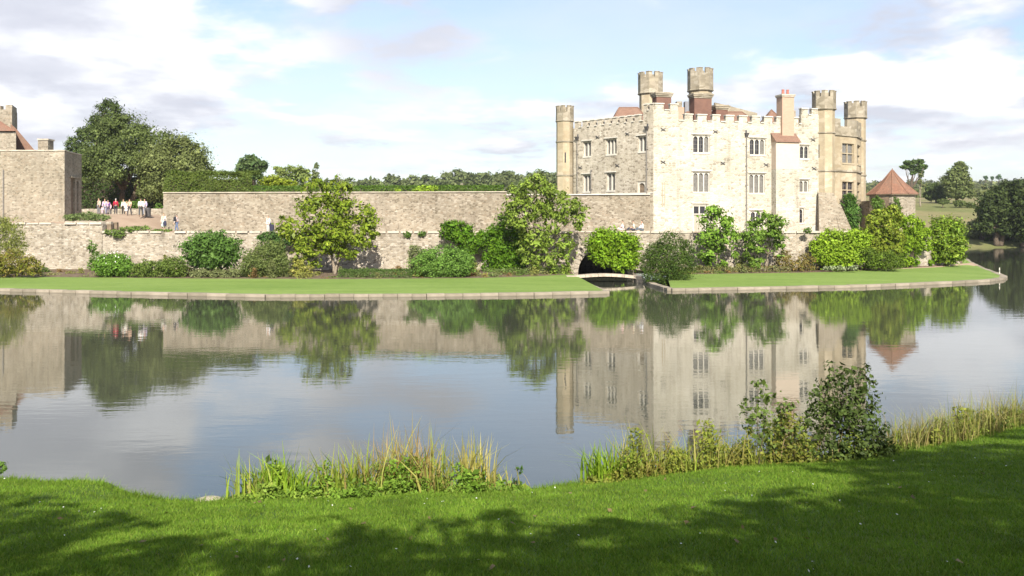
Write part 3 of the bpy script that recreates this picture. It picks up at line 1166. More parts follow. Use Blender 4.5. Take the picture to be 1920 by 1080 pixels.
def arch_wall():
    """piece of the lower wall over the water gate, with a real tunnel behind"""
    p0, p1 = REV[-1], REV2[0]
    fc = Face(p0, p1)
    root = thing('water_gate', (p0.x, p0.y, 0), 'dark round water arch in the lower wall behind the footbridge', 'arch')
    W = fc.len
    xc, r, spring = W / 2, W / 2 - 0.75, 0.35
    N_ = 18
    arc = [(xc - r * math.cos(math.pi * i / N_), spring + r * 0.98 * math.sin(math.pi * i / N_)) for i in range(N_ + 1)]
    b = MB()
    zt = TERR
    fr = []
    # front skin above and beside the arch
    b.add([fc.pt(0, -0.6), fc.pt(arc[0][0], -0.6), fc.pt(arc[0][0], spring), fc.pt(0, spring)], [(0, 1, 2, 3)])
    b.add([fc.pt(arc[-1][0], -0.6), fc.pt(W, -0.6), fc.pt(W, spring), fc.pt(arc[-1][0], spring)], [(0, 1, 2, 3)])
    b.add([fc.pt(0, spring), fc.pt(arc[0][0], spring), fc.pt(arc[0][0], zt), fc.pt(0, zt)], [(0, 1, 2, 3)])
    b.add([fc.pt(arc[-1][0], spring), fc.pt(W, spring), fc.pt(W, zt), fc.pt(arc[-1][0], zt)], [(0, 1, 2, 3)])
    for (u0, z0), (u1, z1) in zip(arc[:-1], arc[1:]):
        b.add([fc.pt(u0, z0), fc.pt(u1, z1), fc.pt(u1, zt), fc.pt(u0, zt)], [(0, 1, 2, 3)])
    b.build('masonry', M['wall_base'], root)
    t = MB()
    prof = [(arc[0][0], -0.6)] + arc + [(arc[-1][0], -0.6)]
    dep = 9.0
    for (u0, z0), (u1, z1) in zip(prof[:-1], prof[1:]):
        t.add([fc.pt(u0, z0), fc.pt(u0, z0, -dep), fc.pt(u1, z1, -dep), fc.pt(u1, z1)], [(0, 1, 2, 3)])
    n = len(prof)
    t.add([fc.pt(u, z, -dep) for u, z in prof], [tuple(range(n))])
    t.build('tunnel', M['wall_tan'], root)
    for i in range(N_):
        a0, a1 = math.pi * (i + 0.04) / N_, math.pi * (i + 0.96) / N_
        q = [(xc - k * math.cos(a), spring + k * 0.98 * math.sin(a)) for k, a in ((r + 0.02, a1), (r + 0.02, a0), (r + 0.42, a0), (r + 0.42, a1))]
        s = MB()
        fc.prism(s, q, 0.05, -0.3)
        s.build('arch_stone', M['wall_base'], root)
    c = MB()
    c.obox(p0, p1, 0.62, TERR + 0.035, TERR + 0.145, -0.20)
    c.build('coping', M['coping'], root)


arch_wall()
garden_wall('retaining_wall', REV2[:5], 0.3, TERR, 0.7, M['wall_base'], 'lower stone wall at the foot of the castle, right of the arch', 8, [(REV2[:5], TERR + 0.035)])
garden_wall('retaining_wall', [q + Vector((0.02, 0.02)) for q in REV2[4:]] + [Vector((X(1796, 112), 112))], 0.3, TERR - 0.5, 0.7, M['wall_base'], 'lower stone wall under vines, curving back at the far right', 9)

# terrace behind the lower wall, rising to the gatehouse yard


def terrace_z(x, y):
    s = min(max((-33.0 - x) / 6.0, 0), 1)
    r = min(max((y - 82.0) / 13.0, 0), 1)
    return TERR - 0.02 + s * (r * r * (3 - 2 * r)) * 1.75 + s * min(max((-39.0 - x) / 2.0, 0), 1) * (1 - r) * 0.75


def terrace():
    xs = list(np.linspace(-75, -30, 46)) + list(np.linspace(-28, 45.4, 38))
    v, f = [], []
    rows = 24
    poly = [(p.x, p.y) for p in REV] + [(p.x, p.y) for p in REV2]
    for x in xs:
        y0 = interp(poly, x) + 0.35
        for r in range(rows + 1):
            y = y0 + (125 - y0) * (r / rows) ** 1.3
            v.append((x, y, terrace_z(x, y)))
    m = rows + 1
    for i in range(len(xs) - 1):
        for r in range(rows):
            a = i * m + r
            f.append((a, a + m, a + m + 1, a + 1))
    b = MB()
    b.add(v, f)
    tag(b.build('terrace', M['gravel'], None, True), 'gravel terrace and drive behind the lower wall', 'terrace', kind='structure')


terrace()

UPA = Vector((X(306, 88.0), 88.0))
UPB = Vector((X(950, 85.6), 85.6))
UPC = Vector((X(1219, 83.75), 83.75))
up_root = thing('garden_wall', (UPA.x, UPA.y, TERR), 'tall upper stone wall above the terrace, topped by hedges', 'wall')
b = MB()
wall_grid(b, [UPA, UPB], TERR - 0.1, lambda q: 7.72, 0.8, 0.05, 0.6, 11)
b.build('masonry', M['wall_tan'], up_root)
b = MB()
wall_grid(b, [UPA + Vector((0.0, 6.5)), UPA + Vector((0.0, 0.81))], TERR - 0.1, lambda q: 7.70, 0.8, 0.04, 0.6, 12)
b.build('return_wall', M['wall_tan'], up_root)
b = MB()
b.obox(UPA, UPB, 1.0, 7.76, 7.84, -0.38)
b.build('coping', M['coping'], up_root)
up2 = thing('garden_wall', (UPB.x, UPB.y, TERR), 'upper stone wall joining the castle corner, with pale ledge on top', 'wall')
b = MB()
wall_grid(b, [UPB + Vector((0.02, 0.03)), UPC], TERR - 0.1, lambda q: 7.42, 0.8, 0.05, 0.6, 14)
b.build('masonry', M['wall_tan'], up2)
b = MB()
b.obox(UPB, UPC, 1.0, 7.46, 7.56, -0.36)
b.build('coping', M['dressed'], up2)

# raised garden behind the upper wall
b = MB()
b.add([(UPA.x + 0.4, 88.3, 7.3), (6.0, 85.6, 7.3), (6.0, 140, 7.6), (UPA.x + 0.4, 140, 7.6)], [(0, 1, 2, 3)])
b.add([(UPA.x + 0.4, 94, 3.8), (UPA.x + 0.4, 140, 3.8), (UPA.x + 0.4, 140, 7.58), (UPA.x + 0.4, 94, 7.28)], [(3, 2, 1, 0)])
tag(b.build('garden_ground', M['island_lawn']), 'raised garden lawn behind the upper wall', 'lawn', kind='structure')

# footbridge
def footbridge():
    D = 72.6
    x0, x1 = X(1072, D), X(1193, D)
    root = thing('footbridge', ((x0 + x1) / 2, D, 0.5), 'low pale stone footbridge crossing the channel before the arch', 'bridge')
    n = 5
    def zc(t):
        return 0.50 + 0.17 * math.sin(math.pi * t)
    for i in range(n):
        s = MB()
        sub = 4
        for k in range(sub):
            t0, t1 = (i + k / sub) / n, (i + (k + 1) / sub) / n
            g0 = 0.012 if k == 0 else 0
            g1 = 0.012 if k == sub - 1 else 0
            xa, xb = x0 + (x1 - x0) * t0 + g0, x0 + (x1 - x0) * t1 - g1
            s.hexa([(xa, D - 0.6, zc(t0) - 0.20), (xb, D - 0.6, zc(t1) - 0.20), (xb, D + 0.6, zc(t1) - 0.20), (xa, D + 0.6, zc(t0) - 0.20)],
                   [(xa, D - 0.6, zc(t0)), (xb, D - 0.6, zc(t1)), (xb, D + 0.6, zc(t1)), (xa, D + 0.6, zc(t0))])
        s.build('slab', M['kerb'], root)
    for xa in (x0 - 0.45, x1 - 0.12):
        s = MB()
        s.box(xa, xa + 0.6, D - 0.7, D + 0.7, -0.6, 0.50)
        s.build('abutment', M['kerb'], root)


footbridge()

# ================================================================== castle
C0 = (13.4, 84.0)
E0 = (30.6, 88.3)
L0 = (6.35, 91.6)
T4C = (X(1604, 96.5), 96.5)
T3C = (X(1545, 88.9), 88.9)
SILL, MTOP = 14.55, 15.2
castle = thing('castle', (20, 95, TERR), 'pale battlemented stone castle with octagonal turrets above the moat', 'castle')
FR = Face(C0, E0)
FL = Face(L0, C0)


def window(fc, rect, lights=3, parent=None, glass='glass', arched=True, transom=False, hood=True, label=None, stone='dressed', recess=0.10, blind=()):
    u0, u1, z0, z1 = rect
    b = MB()
    j, mul = 0.09, 0.10
    d0, d1 = -recess, -recess - 0.16
    fc.box(b, u0, u1, z0 - 0.10, z0 + 0.07, 0.05, d1)                      # sill
    fc.box(b, u0 + 0.001, u0 + j, z0 + 0.07, z1, d0, d1)
    fc.box(b, u1 - j, u1 - 0.001, z0 + 0.07, z1, d0, d1)
    w = (u1 - u0 - 2 * j - mul * (lights - 1)) / lights
    head = 0.07
    fc.box(b, u0 + j, u1 - j, z1 - head, z1 - 0.001, d0, d1)
    cells = []
    for i in range(lights):
        a = u0 + j + i * (w + mul)
        cells.append((a, a + w))
        if i < lights - 1:
            fc.box(b, a + w, a + w + mul, z0 + 0.07, z1 - head, d0, d1)
        if arched:
            zt = z1 - head
            rise = w * 0.55
            k = 6
            arc = [(a + w / 2 - w / 2 * math.cos(math.pi * q / (2 * k)), zt - rise + (rise - 0.02) * math.sin(math.pi * q / (2 * k))) for q in range(2 * k + 1)]
            lh = arc[:k + 1]
            fc.prism(b, [(a, zt)] + lh + [(a + w / 2, zt)], d0, d1)
            rh = arc[k:]
            fc.prism(b, [(a + w / 2, zt)] + rh + [(a + w, zt)], d0, d1)
    if transom:
        zm = z0 + 0.07 + (z1 - z0) * 0.45
        fc.box(b, u0 + j, u1 - j, zm, zm + 0.10, d0 + 0.004, d1)
    o = b.build('window', M[stone], parent)
    if label:
        o['label'] = label
    for i, (a, c) in enumerate(cells):
        p = MB()
        fc.box(p, a - 0.03, c + 0.03, z0 + 0.02, z1 - 0.02, d1 + 0.03, d1 - 0.03)
        p.build('pane', M['glass_grey' if i in blind else glass], o)
        g = MB()
        nb = max(2, int((z1 - z0) / 0.42))
        for q in range(1, nb):
            zz = z0 + (z1 - z0) * q / nb
            fc.box(g, a, c, zz - 0.012, zz + 0.012, d1 + 0.045, d1 + 0.031)
        fc.box(g, (a + c) / 2 - 0.012, (a + c) / 2 + 0.012, z0 + 0.07, z1 - 0.08, d1 + 0.047, d1 + 0.031)
        g.build('glazing_bar', M['iron_pale'], o)
    if hood:
        h = MB()
        fc.box(h, u0 - 0.16, u1 + 0.16, z1 + 0.10, z1 + 0.20, 0.09, -0.02)
        h.build('hood_mould', M[stone], o)
    return o


def grow(r, du=0.0, dz=0.0):
    return (r[0] - du, r[1] + du, r[2] - dz, r[3] + dz)


wins_R = [  # pixel rect, lights, glass, blinds
    ((1299, 254, 1331, 287), 3, 'glass', (2,)),
    ((1299, 323, 1331, 361), 3, 'glass_grey', ()),
    ((1405, 260, 1435, 291), 3, 'glass', (2,)),
    ((1404, 326, 1434, 363), 3, 'glass_grey', ()),
    ((1499, 273, 1517, 298), 2, 'glass', ()),
    ((1498, 338, 1516, 361), 2, 'glass_grey', ()),
    ((1487, 391, 1507, 419), 2, 'glass', ()),
    ((1407, 396, 1428, 420), 2, 'glass', ()),
]
wins_L = [
    ((1093, 266, 1108, 294), 2, 'glass_grey'),
    ((1136, 261, 1156, 290), 3, 'glass_grey'),
    ((1196, 256, 1211, 285), 2, 'glass_grey'),
    ((1093, 328, 1107, 360), 2, 'glass_grey'),
    ((1137, 325, 1153, 358), 2, 'glass_grey'),
]
hR = [FR.rect(*w[0]) for w in wins_R]
door_R = FR.rect(1299, 384, 1325, 433)
hL = [FL.rect(*w[0]) for w in wins_L]
door_L = FL.rect(1195, 340, 1210, 369)
b = MB()
FR.panel(b, 0, FR.len, TERR - 0.2, SILL, hR + [door_R])
wR = b.build('wall', M['castle_white'], castle)
wR['label'] = 'bright pale stone wall facing the viewer'
b = MB()
FL.panel(b, 0, FL.len, TERR - 0.2, SILL, hL + [door_L])
wL = b.build('wall', M['castle_grey'], castle)
wL['label'] = 'greyer stone wall on the left side'
for w, r in zip(wins_R, hR):
    window(FR, r, w[1], castle, w[2], blind=w[3])
for w, r in zip(wins_L, hL):
    window(FL, r, w[1], castle, w[2], arched=False, recess=0.16)

# rest of the shell and the flat lead roof
BK1, BK0 = (37.2, 112.0), (6.0, 112.0)
b = MB()
for p, q in ((E0, (T3C[0] + 0.3, T3C[1])), (T3C, T4C), (T4C, BK1), (BK1, BK0), (BK0, L0)):
    f = Face(p, q)
    f.panel(b, 0, f.len, TERR - 0.2, SILL)
b.build('side_wall', M['ashlar'], castle)
b = MB()
b.add([(C0[0], C0[1], SILL - 0.7), (E0[0], E0[1], SILL - 0.7), (T3C[0] + .3, T3C[1], SILL - 0.7), (T4C[0], T4C[1], SILL - 0.7), (BK1[0], BK1[1], SILL - 0.7), (BK0[0], BK0[1], SILL - 0.7), (L0[0], L0[1], SILL - 0.7)], [tuple(range(7))])
b.build('flat_roof', M['lead'], castle)


def merlon(fc, u0, u1, z0, z1, thick=0.42, mat='castle_white'):
    m = MB()
    fc.box(m, u0, u1, z0, z1 - 0.1, 0.0, -thick)
    o = m.build('merlon', M[mat], castle)
    c = MB()
    fc.box(c, u0 - 0.05, u1 + 0.05, z1 - 0.1, z1, 0.08, -thick - 0.06)
    c.build('coping', M['dressed'], o)


def sillstone(fc, u0, u1, z, mat='dressed', thick=0.42):
    c = MB()
    fc.box(c, u0 + 0.05, u1 - 0.05, z, z + 0.09, 0.09, -thick)
    c.build('crenel_sill', M[mat], castle)


def parapet(fc, spans, raised, mat):
    """spans: list of (pixel x0, x1) merlons; raised: pixel ranges of taller corners; then the parapet back walls"""
    ends = []
    for a, c in spans:
        u0, u1 = fc.u(a), fc.u(c)
        up = any(q0 <= (a + c) / 2 <= q1 for q0, q1 in raised)
        merlon(fc, u0, u1, SILL + (0.95 if up else 0.0), MTOP + (0.98 if up else 0.06), 0.42, mat)
        ends.append((u0, u1, up))
    for (a0, a1, ua), (b0, b1, ub) in zip(ends[:-1], ends[1:]):
        sillstone(fc, a1, b0, SILL + (0.95 if (ua and ub) else 0.0))
    for q0, q1 in raised:
        r = MB()
        fc.box(r, max(0.0, fc.u(q0)), min(fc.len, fc.u(q1)), SILL, SILL + 0.95, 0.0, -0.42)
        r.build('parapet', M[mat], castle)
    w = MB()
    fc.box(w, 0.02, fc.len - 0.02, SILL - 0.75, SILL - 0.002, -0.012, -0.40)
    w.build('parapet', M[mat], castle)


parapet(FR, [(1228.5, 1244.5), (1257, 1271), (1284, 1299), (1308, 1325), (1336, 1350), (1361, 1376), (1386, 1401), (1410, 1425), (1433, 1448), (1456, 1471), (1485, 1497), (1503, 1515), (1522, 1534)], [(1225.3, 1272), (1502, 1536)], 'castle_white')
parapet(FL, [(1077.5, 1085), (1092, 1101), (1106, 1114.5), (1120, 1128.5), (1134, 1142.5), (1148, 1156.5), (1162, 1170.5), (1176, 1184.5), (1190, 1199), (1207, 1213), (1218, 1225)], [(1206, 1226)], 'castle_grey')

# string course and quoins on the left wall, blind lancet and iron ties
b = MB()
FL.box(b, FL.u(1068), FL.len - 0.02, 7.60, 7.70, 0.06, -0.02)
b.build('string_course', M['dressed'], castle)


def tie(fc, px, py):
    u, z = fc.u(px), fc.z(px, py)
    m = MB()
    for s in (-1, 1):
        pts = [fc.pt(u - 0.24, z - 0.14 * s, 0.05), fc.pt(u, z, 0.06), fc.pt(u + 0.24, z + 0.14 * s, 0.05)]
        m.tube(pts, [0.03, 0.045, 0.03], 5)
    m.build('iron_tie', M['iron'], castle)


for px, py in ((1243, 243), (1341, 247), (1355, 306), (1436, 309), (1524, 262), (1526, 316), (1243, 304)):
    tie(FR, px, py)
for px, py in ((1121, 257), (1177, 251), (1158, 310), (1088, 314)):
    tie(FL, px, py)


def downpipe(fc, px, y0, y1, mat='iron_pale', hopper=True, r=0.05):
    u = fc.u(px)
    z1, z0 = fc.z(px, y0), fc.z(px, y1)
    m = MB()
    m.tube([fc.pt(u, z0, 0.11), fc.pt(u, z1, 0.11)], [r, r], 8)
    o = m.build('downpipe', M[mat], castle)
    if hopper:
        h = MB()
        q = [fc.pt(u - 0.10, z1, 0.02), fc.pt(u + 0.10, z1, 0.02), fc.pt(u + 0.10, z1, 0.2), fc.pt(u - 0.10, z1, 0.2)]
        t = [fc.pt(u - 0.2, z1 + 0.34, 0.02), fc.pt(u + 0.2, z1 + 0.34, 0.02), fc.pt(u + 0.2, z1 + 0.34, 0.33), fc.pt(u - 0.2, z1 + 0.34, 0.33)]
        h.hexa(q[::-1], t[::-1])
        h.build('hopper', M['iron'], o)
        s = MB()
        fc.box(s, u - 0.09, u + 0.09, z1 + 0.36, z1 + 0.62, 0.006, -0.05)
        s.build('outlet', M['iron'], o)
    for z in np.arange(z0 + 0.7, z1, 1.9):
        c = MB()
        fc.box(c, u - 0.09, u + 0.09, z, z + 0.06, 0.14, 0.0)
        c.build('bracket', M['iron'], o)


downpipe(FR, 1399, 256, 435)
downpipe(FL, 1083.5, 263, 372)
downpipe(FL, 1109.5, 318, 369, hopper=False)
downpipe(FL, 1214, 244, 369)

# doors
def castle_door(fc, r, label, arch=True, overlight=False):
    u0, u1, z0, z1 = r
    b = MB()
    fc.box(b, u0 + 0.001, u0 + 0.14, z0, z1, -0.08, -0.26)
    fc.box(b, u1 - 0.14, u1 - 0.001, z0, z1, -0.08, -0.26)
    fc.box(b, u0 + 0.14, u1 - 0.14, z1 - 0.14, z1 - 0.001, -0.08, -0.26)
    a, c, zt = u0 + 0.14, u1 - 0.14, z1 - 0.14
    if arch:
        w = c - a
        k = 6
        rise = w * 0.5
        arc = [(a + w / 2 - w / 2 * math.cos(math.pi * q / (2 * k)), zt - rise + (rise - 0.02) * math.sin(math.pi * q / (2 * k))) for q in range(2 * k + 1)]
        fc.prism(b, [(a, zt)] + arc[:k + 1] + [(a + w / 2, zt)], -0.08, -0.26)
        fc.prism(b, [(a + w / 2, zt)] + arc[k:] + [(c, zt)], -0.08, -0.26)
    o = b.build('door_frame', M['dressed'], castle)
    o['label'] = label
    d = MB()
    n = 4
    top = zt if not overlight else z0 + (zt - z0) * 0.66
    for i in range(n):
        q = MB()
        fc.box(q, a + (c - a) * i / n + 0.01, a + (c - a) * (i + 1) / n - 0.01, z0, top, -0.20, -0.27)
        q.build('plank', M['wood' if not overlight else 'blind'], o)
    if overlight:
        l = MB()
        fc.box(l, a, c, top + 0.1, zt, -0.18, -0.25)
        l.build('pane', M['glass'], o)
        q = MB()
        fc.box(q, a, c, top, top + 0.1, -0.10, -0.25)
        fc.box(q, (a + c) / 2 - 0.06, (a + c) / 2 + 0.06, top + 0.1, zt, -0.10, -0.25)
        q.build('transom', M['dressed'], o)
        h = MB()
        fc.box(h, u0 - 0.16, u1 + 0.16, z1 + 0.12, z1 + 0.22, 0.09, -0.02)
        h.build('hood_mould', M['dressed'], o)


castle_door(FL, door_L, 'arched door in the left wall')
castle_door(FR, door_R, 'doorway behind the wall tree', False, True)
b = MB()
bl = FR.rect(1241.5, 342, 1247, 388)
for q in ((bl[0], bl[0] + 0.06), (bl[1] - 0.06, bl[1])):
    FR.box(b, q[0], q[1], bl[2], bl[3], 0.02, -0.02)
b.build('blocked_loop', M['ashlar'], castle)

# brick chimney breast on the pale wall
def breast():
    r = FR.rect(1449, 268, 1490, 436)
    u0, u1 = r[0] - 0.15, r[1]
    ztop, zroof = FR.z(1470, 268), FR.z(1450, 250)
    out = 0.85
    b = MB()
    zs = FR.z(1470, 318)
    FR.box(b, u0, u1, TERR - 0.1, zs, out, 0.0)
    o = b.build('chimney_breast', M['castle_white'], castle)
    b = MB()
    FR.box(b, u0, u1, zs, ztop, out, 0.0)
    b.build('brick_face', M['brick_sunlit'], o)
    b = MB()
    n = 9
    for i in range(n):
        a0, a1 = out + 0.12 - (out + 0.12) * i / n, out + 0.12 - (out + 0.12) * (i + 1) / n
        za, zb = ztop + (zroof - ztop) * i / n, ztop + (zroof - ztop) * (i + 1) / n
        vs = []
        for d, z in ((a0 + 0.02, za), (a1, zb)):
            for u in (u0 - 0.10, u1 + 0.10):
                vs.append(FR.pt(u, z + 0.05, d))
        for d, z in ((a0 + 0.02, za), (a1, zb)):
            for u in (u0 - 0.10, u1 + 0.10):
                vs.append(FR.pt(u, z - 0.02, d))
        b.add(vs, [(0, 1, 3, 2), (4, 6, 7, 5), (0, 4, 5, 1), (2, 3, 7, 6), (0, 2, 6, 4), (1, 5, 7, 3)])
    b.build('tiled_slope', M['roof'], o)
    b = MB()
    q = [FR.pt(u0, ztop, out - 0.02), FR.pt(u0, ztop, 0.0), FR.pt(u0, zroof - 0.06, 0.0), FR.pt(u1, ztop, out - 0.02), FR.pt(u1, ztop, 0.0), FR.pt(u1, zroof - 0.06, 0.0)]
    b.add(q, [(0, 1, 2), (5, 4, 3), (0, 2, 5, 3)])
    b.build('cheek', M['brick_red'], o)  # side in the darker brick, its shade put into the colour
    # shaft
    s0, s1 = FR.u(1463.5), FR.u(1485.5)
    zt = FR.z(1472, 179)
    b = MB()
    FR.box(b, s0, s1, zroof - 0.3, zt, 0.32, -0.75)
    sh = b.build('chimney', M['brick_red'], castle)
    b = MB()
    FR.box(b, s0 - 0.07, s1 + 0.07, zt - 0.18, zt - 0.06, 0.39, -0.82)
    FR.box(b, s0 - 0.11, s1 + 0.11, zt - 0.06, zt + 0.08, 0.43, -0.86)
    b.build('cornice', M['coping'], sh)
    for k in (0.3, 0.7):
        p = FR.pt(s0 + (s1 - s0) * k, 0, -0.2)
        m = MB()
        m.tube([(p[0], p[1], zt + 0.08), (p[0], p[1], zt + 0.45), (p[0], p[1], zt + 0.60)], [0.16, 0.13, 0.15], 10)
        m.build('chimney_pot', M['pot'], sh)


breast()


def brick_stack(px0, px1, ytop, ybase, D, label, dep=1.1, corn=True):
    x0, x1 = X(px0, D), X(px1, D)
    zt, zb = Z(ytop, D), Z(ybase, D)
    f = Face((x0, D), (x1, D + (x1 - x0) * 0.25))
    b = MB()
    f.box(b, 0, f.len, zb - 2.5, zt - 0.5, 0.0, -dep)
    o = b.build('chimney', M['brick_dark'], castle)
    o['label'] = label
    b = MB()
    for k, (g, za, ze) in enumerate(((0.06, 0.5, 0.36), (0.14, 0.36, 0.2), (0.20, 0.2, 0.08), (0.10, 0.08, 0.0))):
        f.box(b, -g, f.len + g, zt - za, zt - ze, g, -dep - g)
    b.build('cornice', M['coping' if not corn else 'turret_grey'], o)


brick_stack(1231, 1260, 172, 215, 88.5, 'dark brick chimney nearest the castle corner')
brick_stack(1302, 1336, 174, 218, 88.6, 'broad dark brick chimney before the tallest turret')
brick_stack(1343, 1366, 196, 220, 91.5, 'low dark brick chimney behind the parapet', 0.9)


def small_stack(px0, px1, y0, y1, D, mat, h=3.0):
    b = MB()
    b.box(X(px0, D), X(px1, D), D, D + 0.9, Z(y1, D) - h, Z(y0, D))
    b.build('chimney', M[mat], castle)


small_stack(1271, 1283, 201, 222, 90.0, 'brick_red')
small_stack(1284.5, 1291, 190, 212, 97.0, 'lead')
small_stack(1269, 1279, 190, 203, 98.0, 'turret_grey')
small_stack(1486, 1492, 207, 222, 93.0, 'turret_grey')


def hip_roof(x0, x1, y0, y1, z0, z1, mat='roof', hip=2.2, axis='x'):
    b = MB()
    if axis == 'x':
        ym = (y0 + y1) / 2
        v = [(x0, y0, z0), (x1, y0, z0), (x1, y1, z0), (x0, y1, z0), (x0 + hip, ym, z1), (x1 - hip, ym, z1)]
        f = [(0, 1, 5, 4), (1, 2, 5), (2, 3, 4, 5), (3, 0, 4)]
    else:
        xm = (x0 + x1) / 2
        v = [(x0, y0, z0), (x1, y0, z0), (x1, y1, z0), (x0, y1, z0), (xm, y0 + hip, z1), (xm, y1 - hip, z1)]
        f = [(0, 1, 4), (1, 2, 5, 4), (2, 3, 5), (3, 0, 4, 5)]
    b.add(v, f)
    o = b.build('roof', M[mat], castle)
    r = MB()
    r.tube([v[4], v[5]], [0.09, 0.09], 6)
    for a, c in (((0, 4), (3, 4), (1, 5), (2, 5)) if axis == 'x' else ((0, 4), (1, 4), (2, 5), (3, 5))):
        r.tube([v[a], v[c]], [0.07, 0.07], 6)
    r.build('ridge_tiles', M[mat], o)


hip_roof(X(1134, 95), X(1226, 95), 92.2, 99.0, 14.2, Z(202, 95.6), hip=1.6)
hip_roof(X(1255, 92), X(1432, 92), 89.5, 96.5, 14.0, Z(210, 93), hip=2.0)
hip_roof(X(1415, 93), X(1476, 93), 90.6, 95.0, 14.2, Z(206, 92.8), hip=1.7)
hip_roof(X(1470, 94), X(1530, 94), 91.5, 96, 13.9, Z(219, 94), hip=1.6)
# coped stone gable sloping down behind the battlements
b = MB()
gD = 96.8
b.add([(X(1340, gD), gD, 13.5), (X(1420, gD), gD, 13.5), (X(1420, gD), gD, Z(212, gD)), (X(1362, gD), gD, Z(197, gD)), (X(1340, gD), gD, Z(192, gD)),
       (X(1340, gD), gD + 0.4, 13.5), (X(1420, gD), gD + 0.4, 13.5), (X(1420, gD), gD + 0.4, Z(212, gD)), (X(1362, gD), gD + 0.4, Z(197, gD)), (X(1340, gD), gD + 0.4, Z(192, gD))],
      [(0, 1, 2, 3, 4), (9, 8, 7, 6, 5), (2, 7, 8, 3), (3, 8, 9, 4), (0, 4, 9, 5), (1, 6, 7, 2), (0, 5, 6, 1)])
b.build('gable', M['turret_grey'], castle)


def turret(pc, D, rpx, ytop, ydrum, zbase, label, strings=(), top_mat='turret_grey', shaft_mat='ashlar', bands=None, slit=None, rdrum=1.12):
    c = (X(pc, D), D)
    # the width seen is that of an octagon across its corners or flats; mid value
    r = rpx / F * D / 0.96
    zt, zd = Z(ytop, D), Z(ydrum, D)
    rot = R(22.5) + 0.12
    b = MB()
    zs = [zbase] + sorted(Z(s, D) for s in strings) + [zd]
    b.ring(c, r, 8, zbase, zd, rot)
    o = b.build('turret', M[shaft_mat], castle)
    o['label'] = label
    b = MB()
    mh = 0.62
    b.ring(c, r * rdrum, 8, zd + 0.12, zt - mh, rot)
    b.build('drum', M[top_mat], o)
    for z in [zd] + [Z(s, D) for s in strings]:
        b = MB()
        k = rdrum + 0.05 if z == zd else 1.09
        b.ring(c, r * k - 0.10, 8, z - 0.10, z, rot, r * k)
        b.ring(c, r * k, 8, z, z + 0.12, rot, r * (k - 0.02))
        b.build('string_course', M[top_mat], o)
    R1 = r * rdrum
    for i in range(8):
        # a merlon at each corner of the octagon, notch in the middle of each side
        a = rot + 2 * math.pi * i / 8
        p = Vector((c[0] + R1 * math.cos(a), c[1] + R1 * math.sin(a)))
        pa = Vector((c[0] + R1 * math.cos(a - math.pi / 4), c[1] + R1 * math.sin(a - math.pi / 4)))
        pb = Vector((c[0] + R1 * math.cos(a + math.pi / 4), c[1] + R1 * math.sin(a + math.pi / 4)))
        l, q = p.lerp(pa, 0.36), p.lerp(pb, 0.36)
        cc = Vector(c)
        k = 1 - 0.26 / R1
        poly = [l, p, q, cc + (q - cc) * k, cc + (p - cc) * k, cc + (l - cc) * k]
        m = MB()
        m.prism([(v.x, v.y) for v in poly], zt - mh, zt - 0.07)
        k2 = 1 + 0.05 / R1
        m.prism([((cc + (v - cc) * k2).x, (cc + (v - cc) * k2).y) for v in poly[:3]] + [(v.x, v.y) for v in poly[3:]], zt - 0.07, zt)
        m.build('merlon', M[top_mat], o)
    if slit:
        for (sx, sa, sb) in slit:
            fdir = Vector((0 - c[0], 0 - c[1])).normalized()
            ang0 = min((rot + R(22.5) + k * R(45) for k in range(8)), key=lambda q: (Vector((math.cos(q), math.sin(q))) - fdir).length + 0.6 * sx * 0)
            ap = r * math.cos(R(22.5))
            nn = Vector((math.cos(ang0), math.sin(ang0)))
            tt = Vector((-nn.y, nn.x))
            a0 = Vector(c) + nn * ap
            ff = Face(a0 - tt * 0.5, a0 + tt * 0.5) if Face(a0 - tt * 0.5, a0 + tt * 0.5).n.dot(nn) > 0 else Face(a0 + tt * 0.5, a0 - tt * 0.5)
            m = MB()
            ff.box(m, 0.43 + sx, 0.57 + sx, Z(sb, D), Z(sa, D), 0.012, -0.1)
            m.build('slit_window', M['glass'], o)
    return o


turret(1059, 92.4, 15.6, 199, 228, TERR, 'slim turret at the left corner', (267, 330), slit=[(-0.1, 287, 306)], rdrum=1.06)
turret(1219.5, 98.0, 20.0, 136.5, 176.5, 12, 'grey turret rising behind the left roof', ())
turret(1313, 100.0, 20.5, 129.5, 171, 12, 'tallest grey turret behind the broad brick chimney', ())
turret(1545, 88.9, 18.5, 171.5, 206, TERR, 'tan turret at the right corner of the pale wall', (251, 322), slit=[(-0.2, 272, 297)])
turret(1604, 96.5, 17.5, 191, 222, TERR, 'last turret at the far right corner', (265, 330), top_mat='turret_grey')


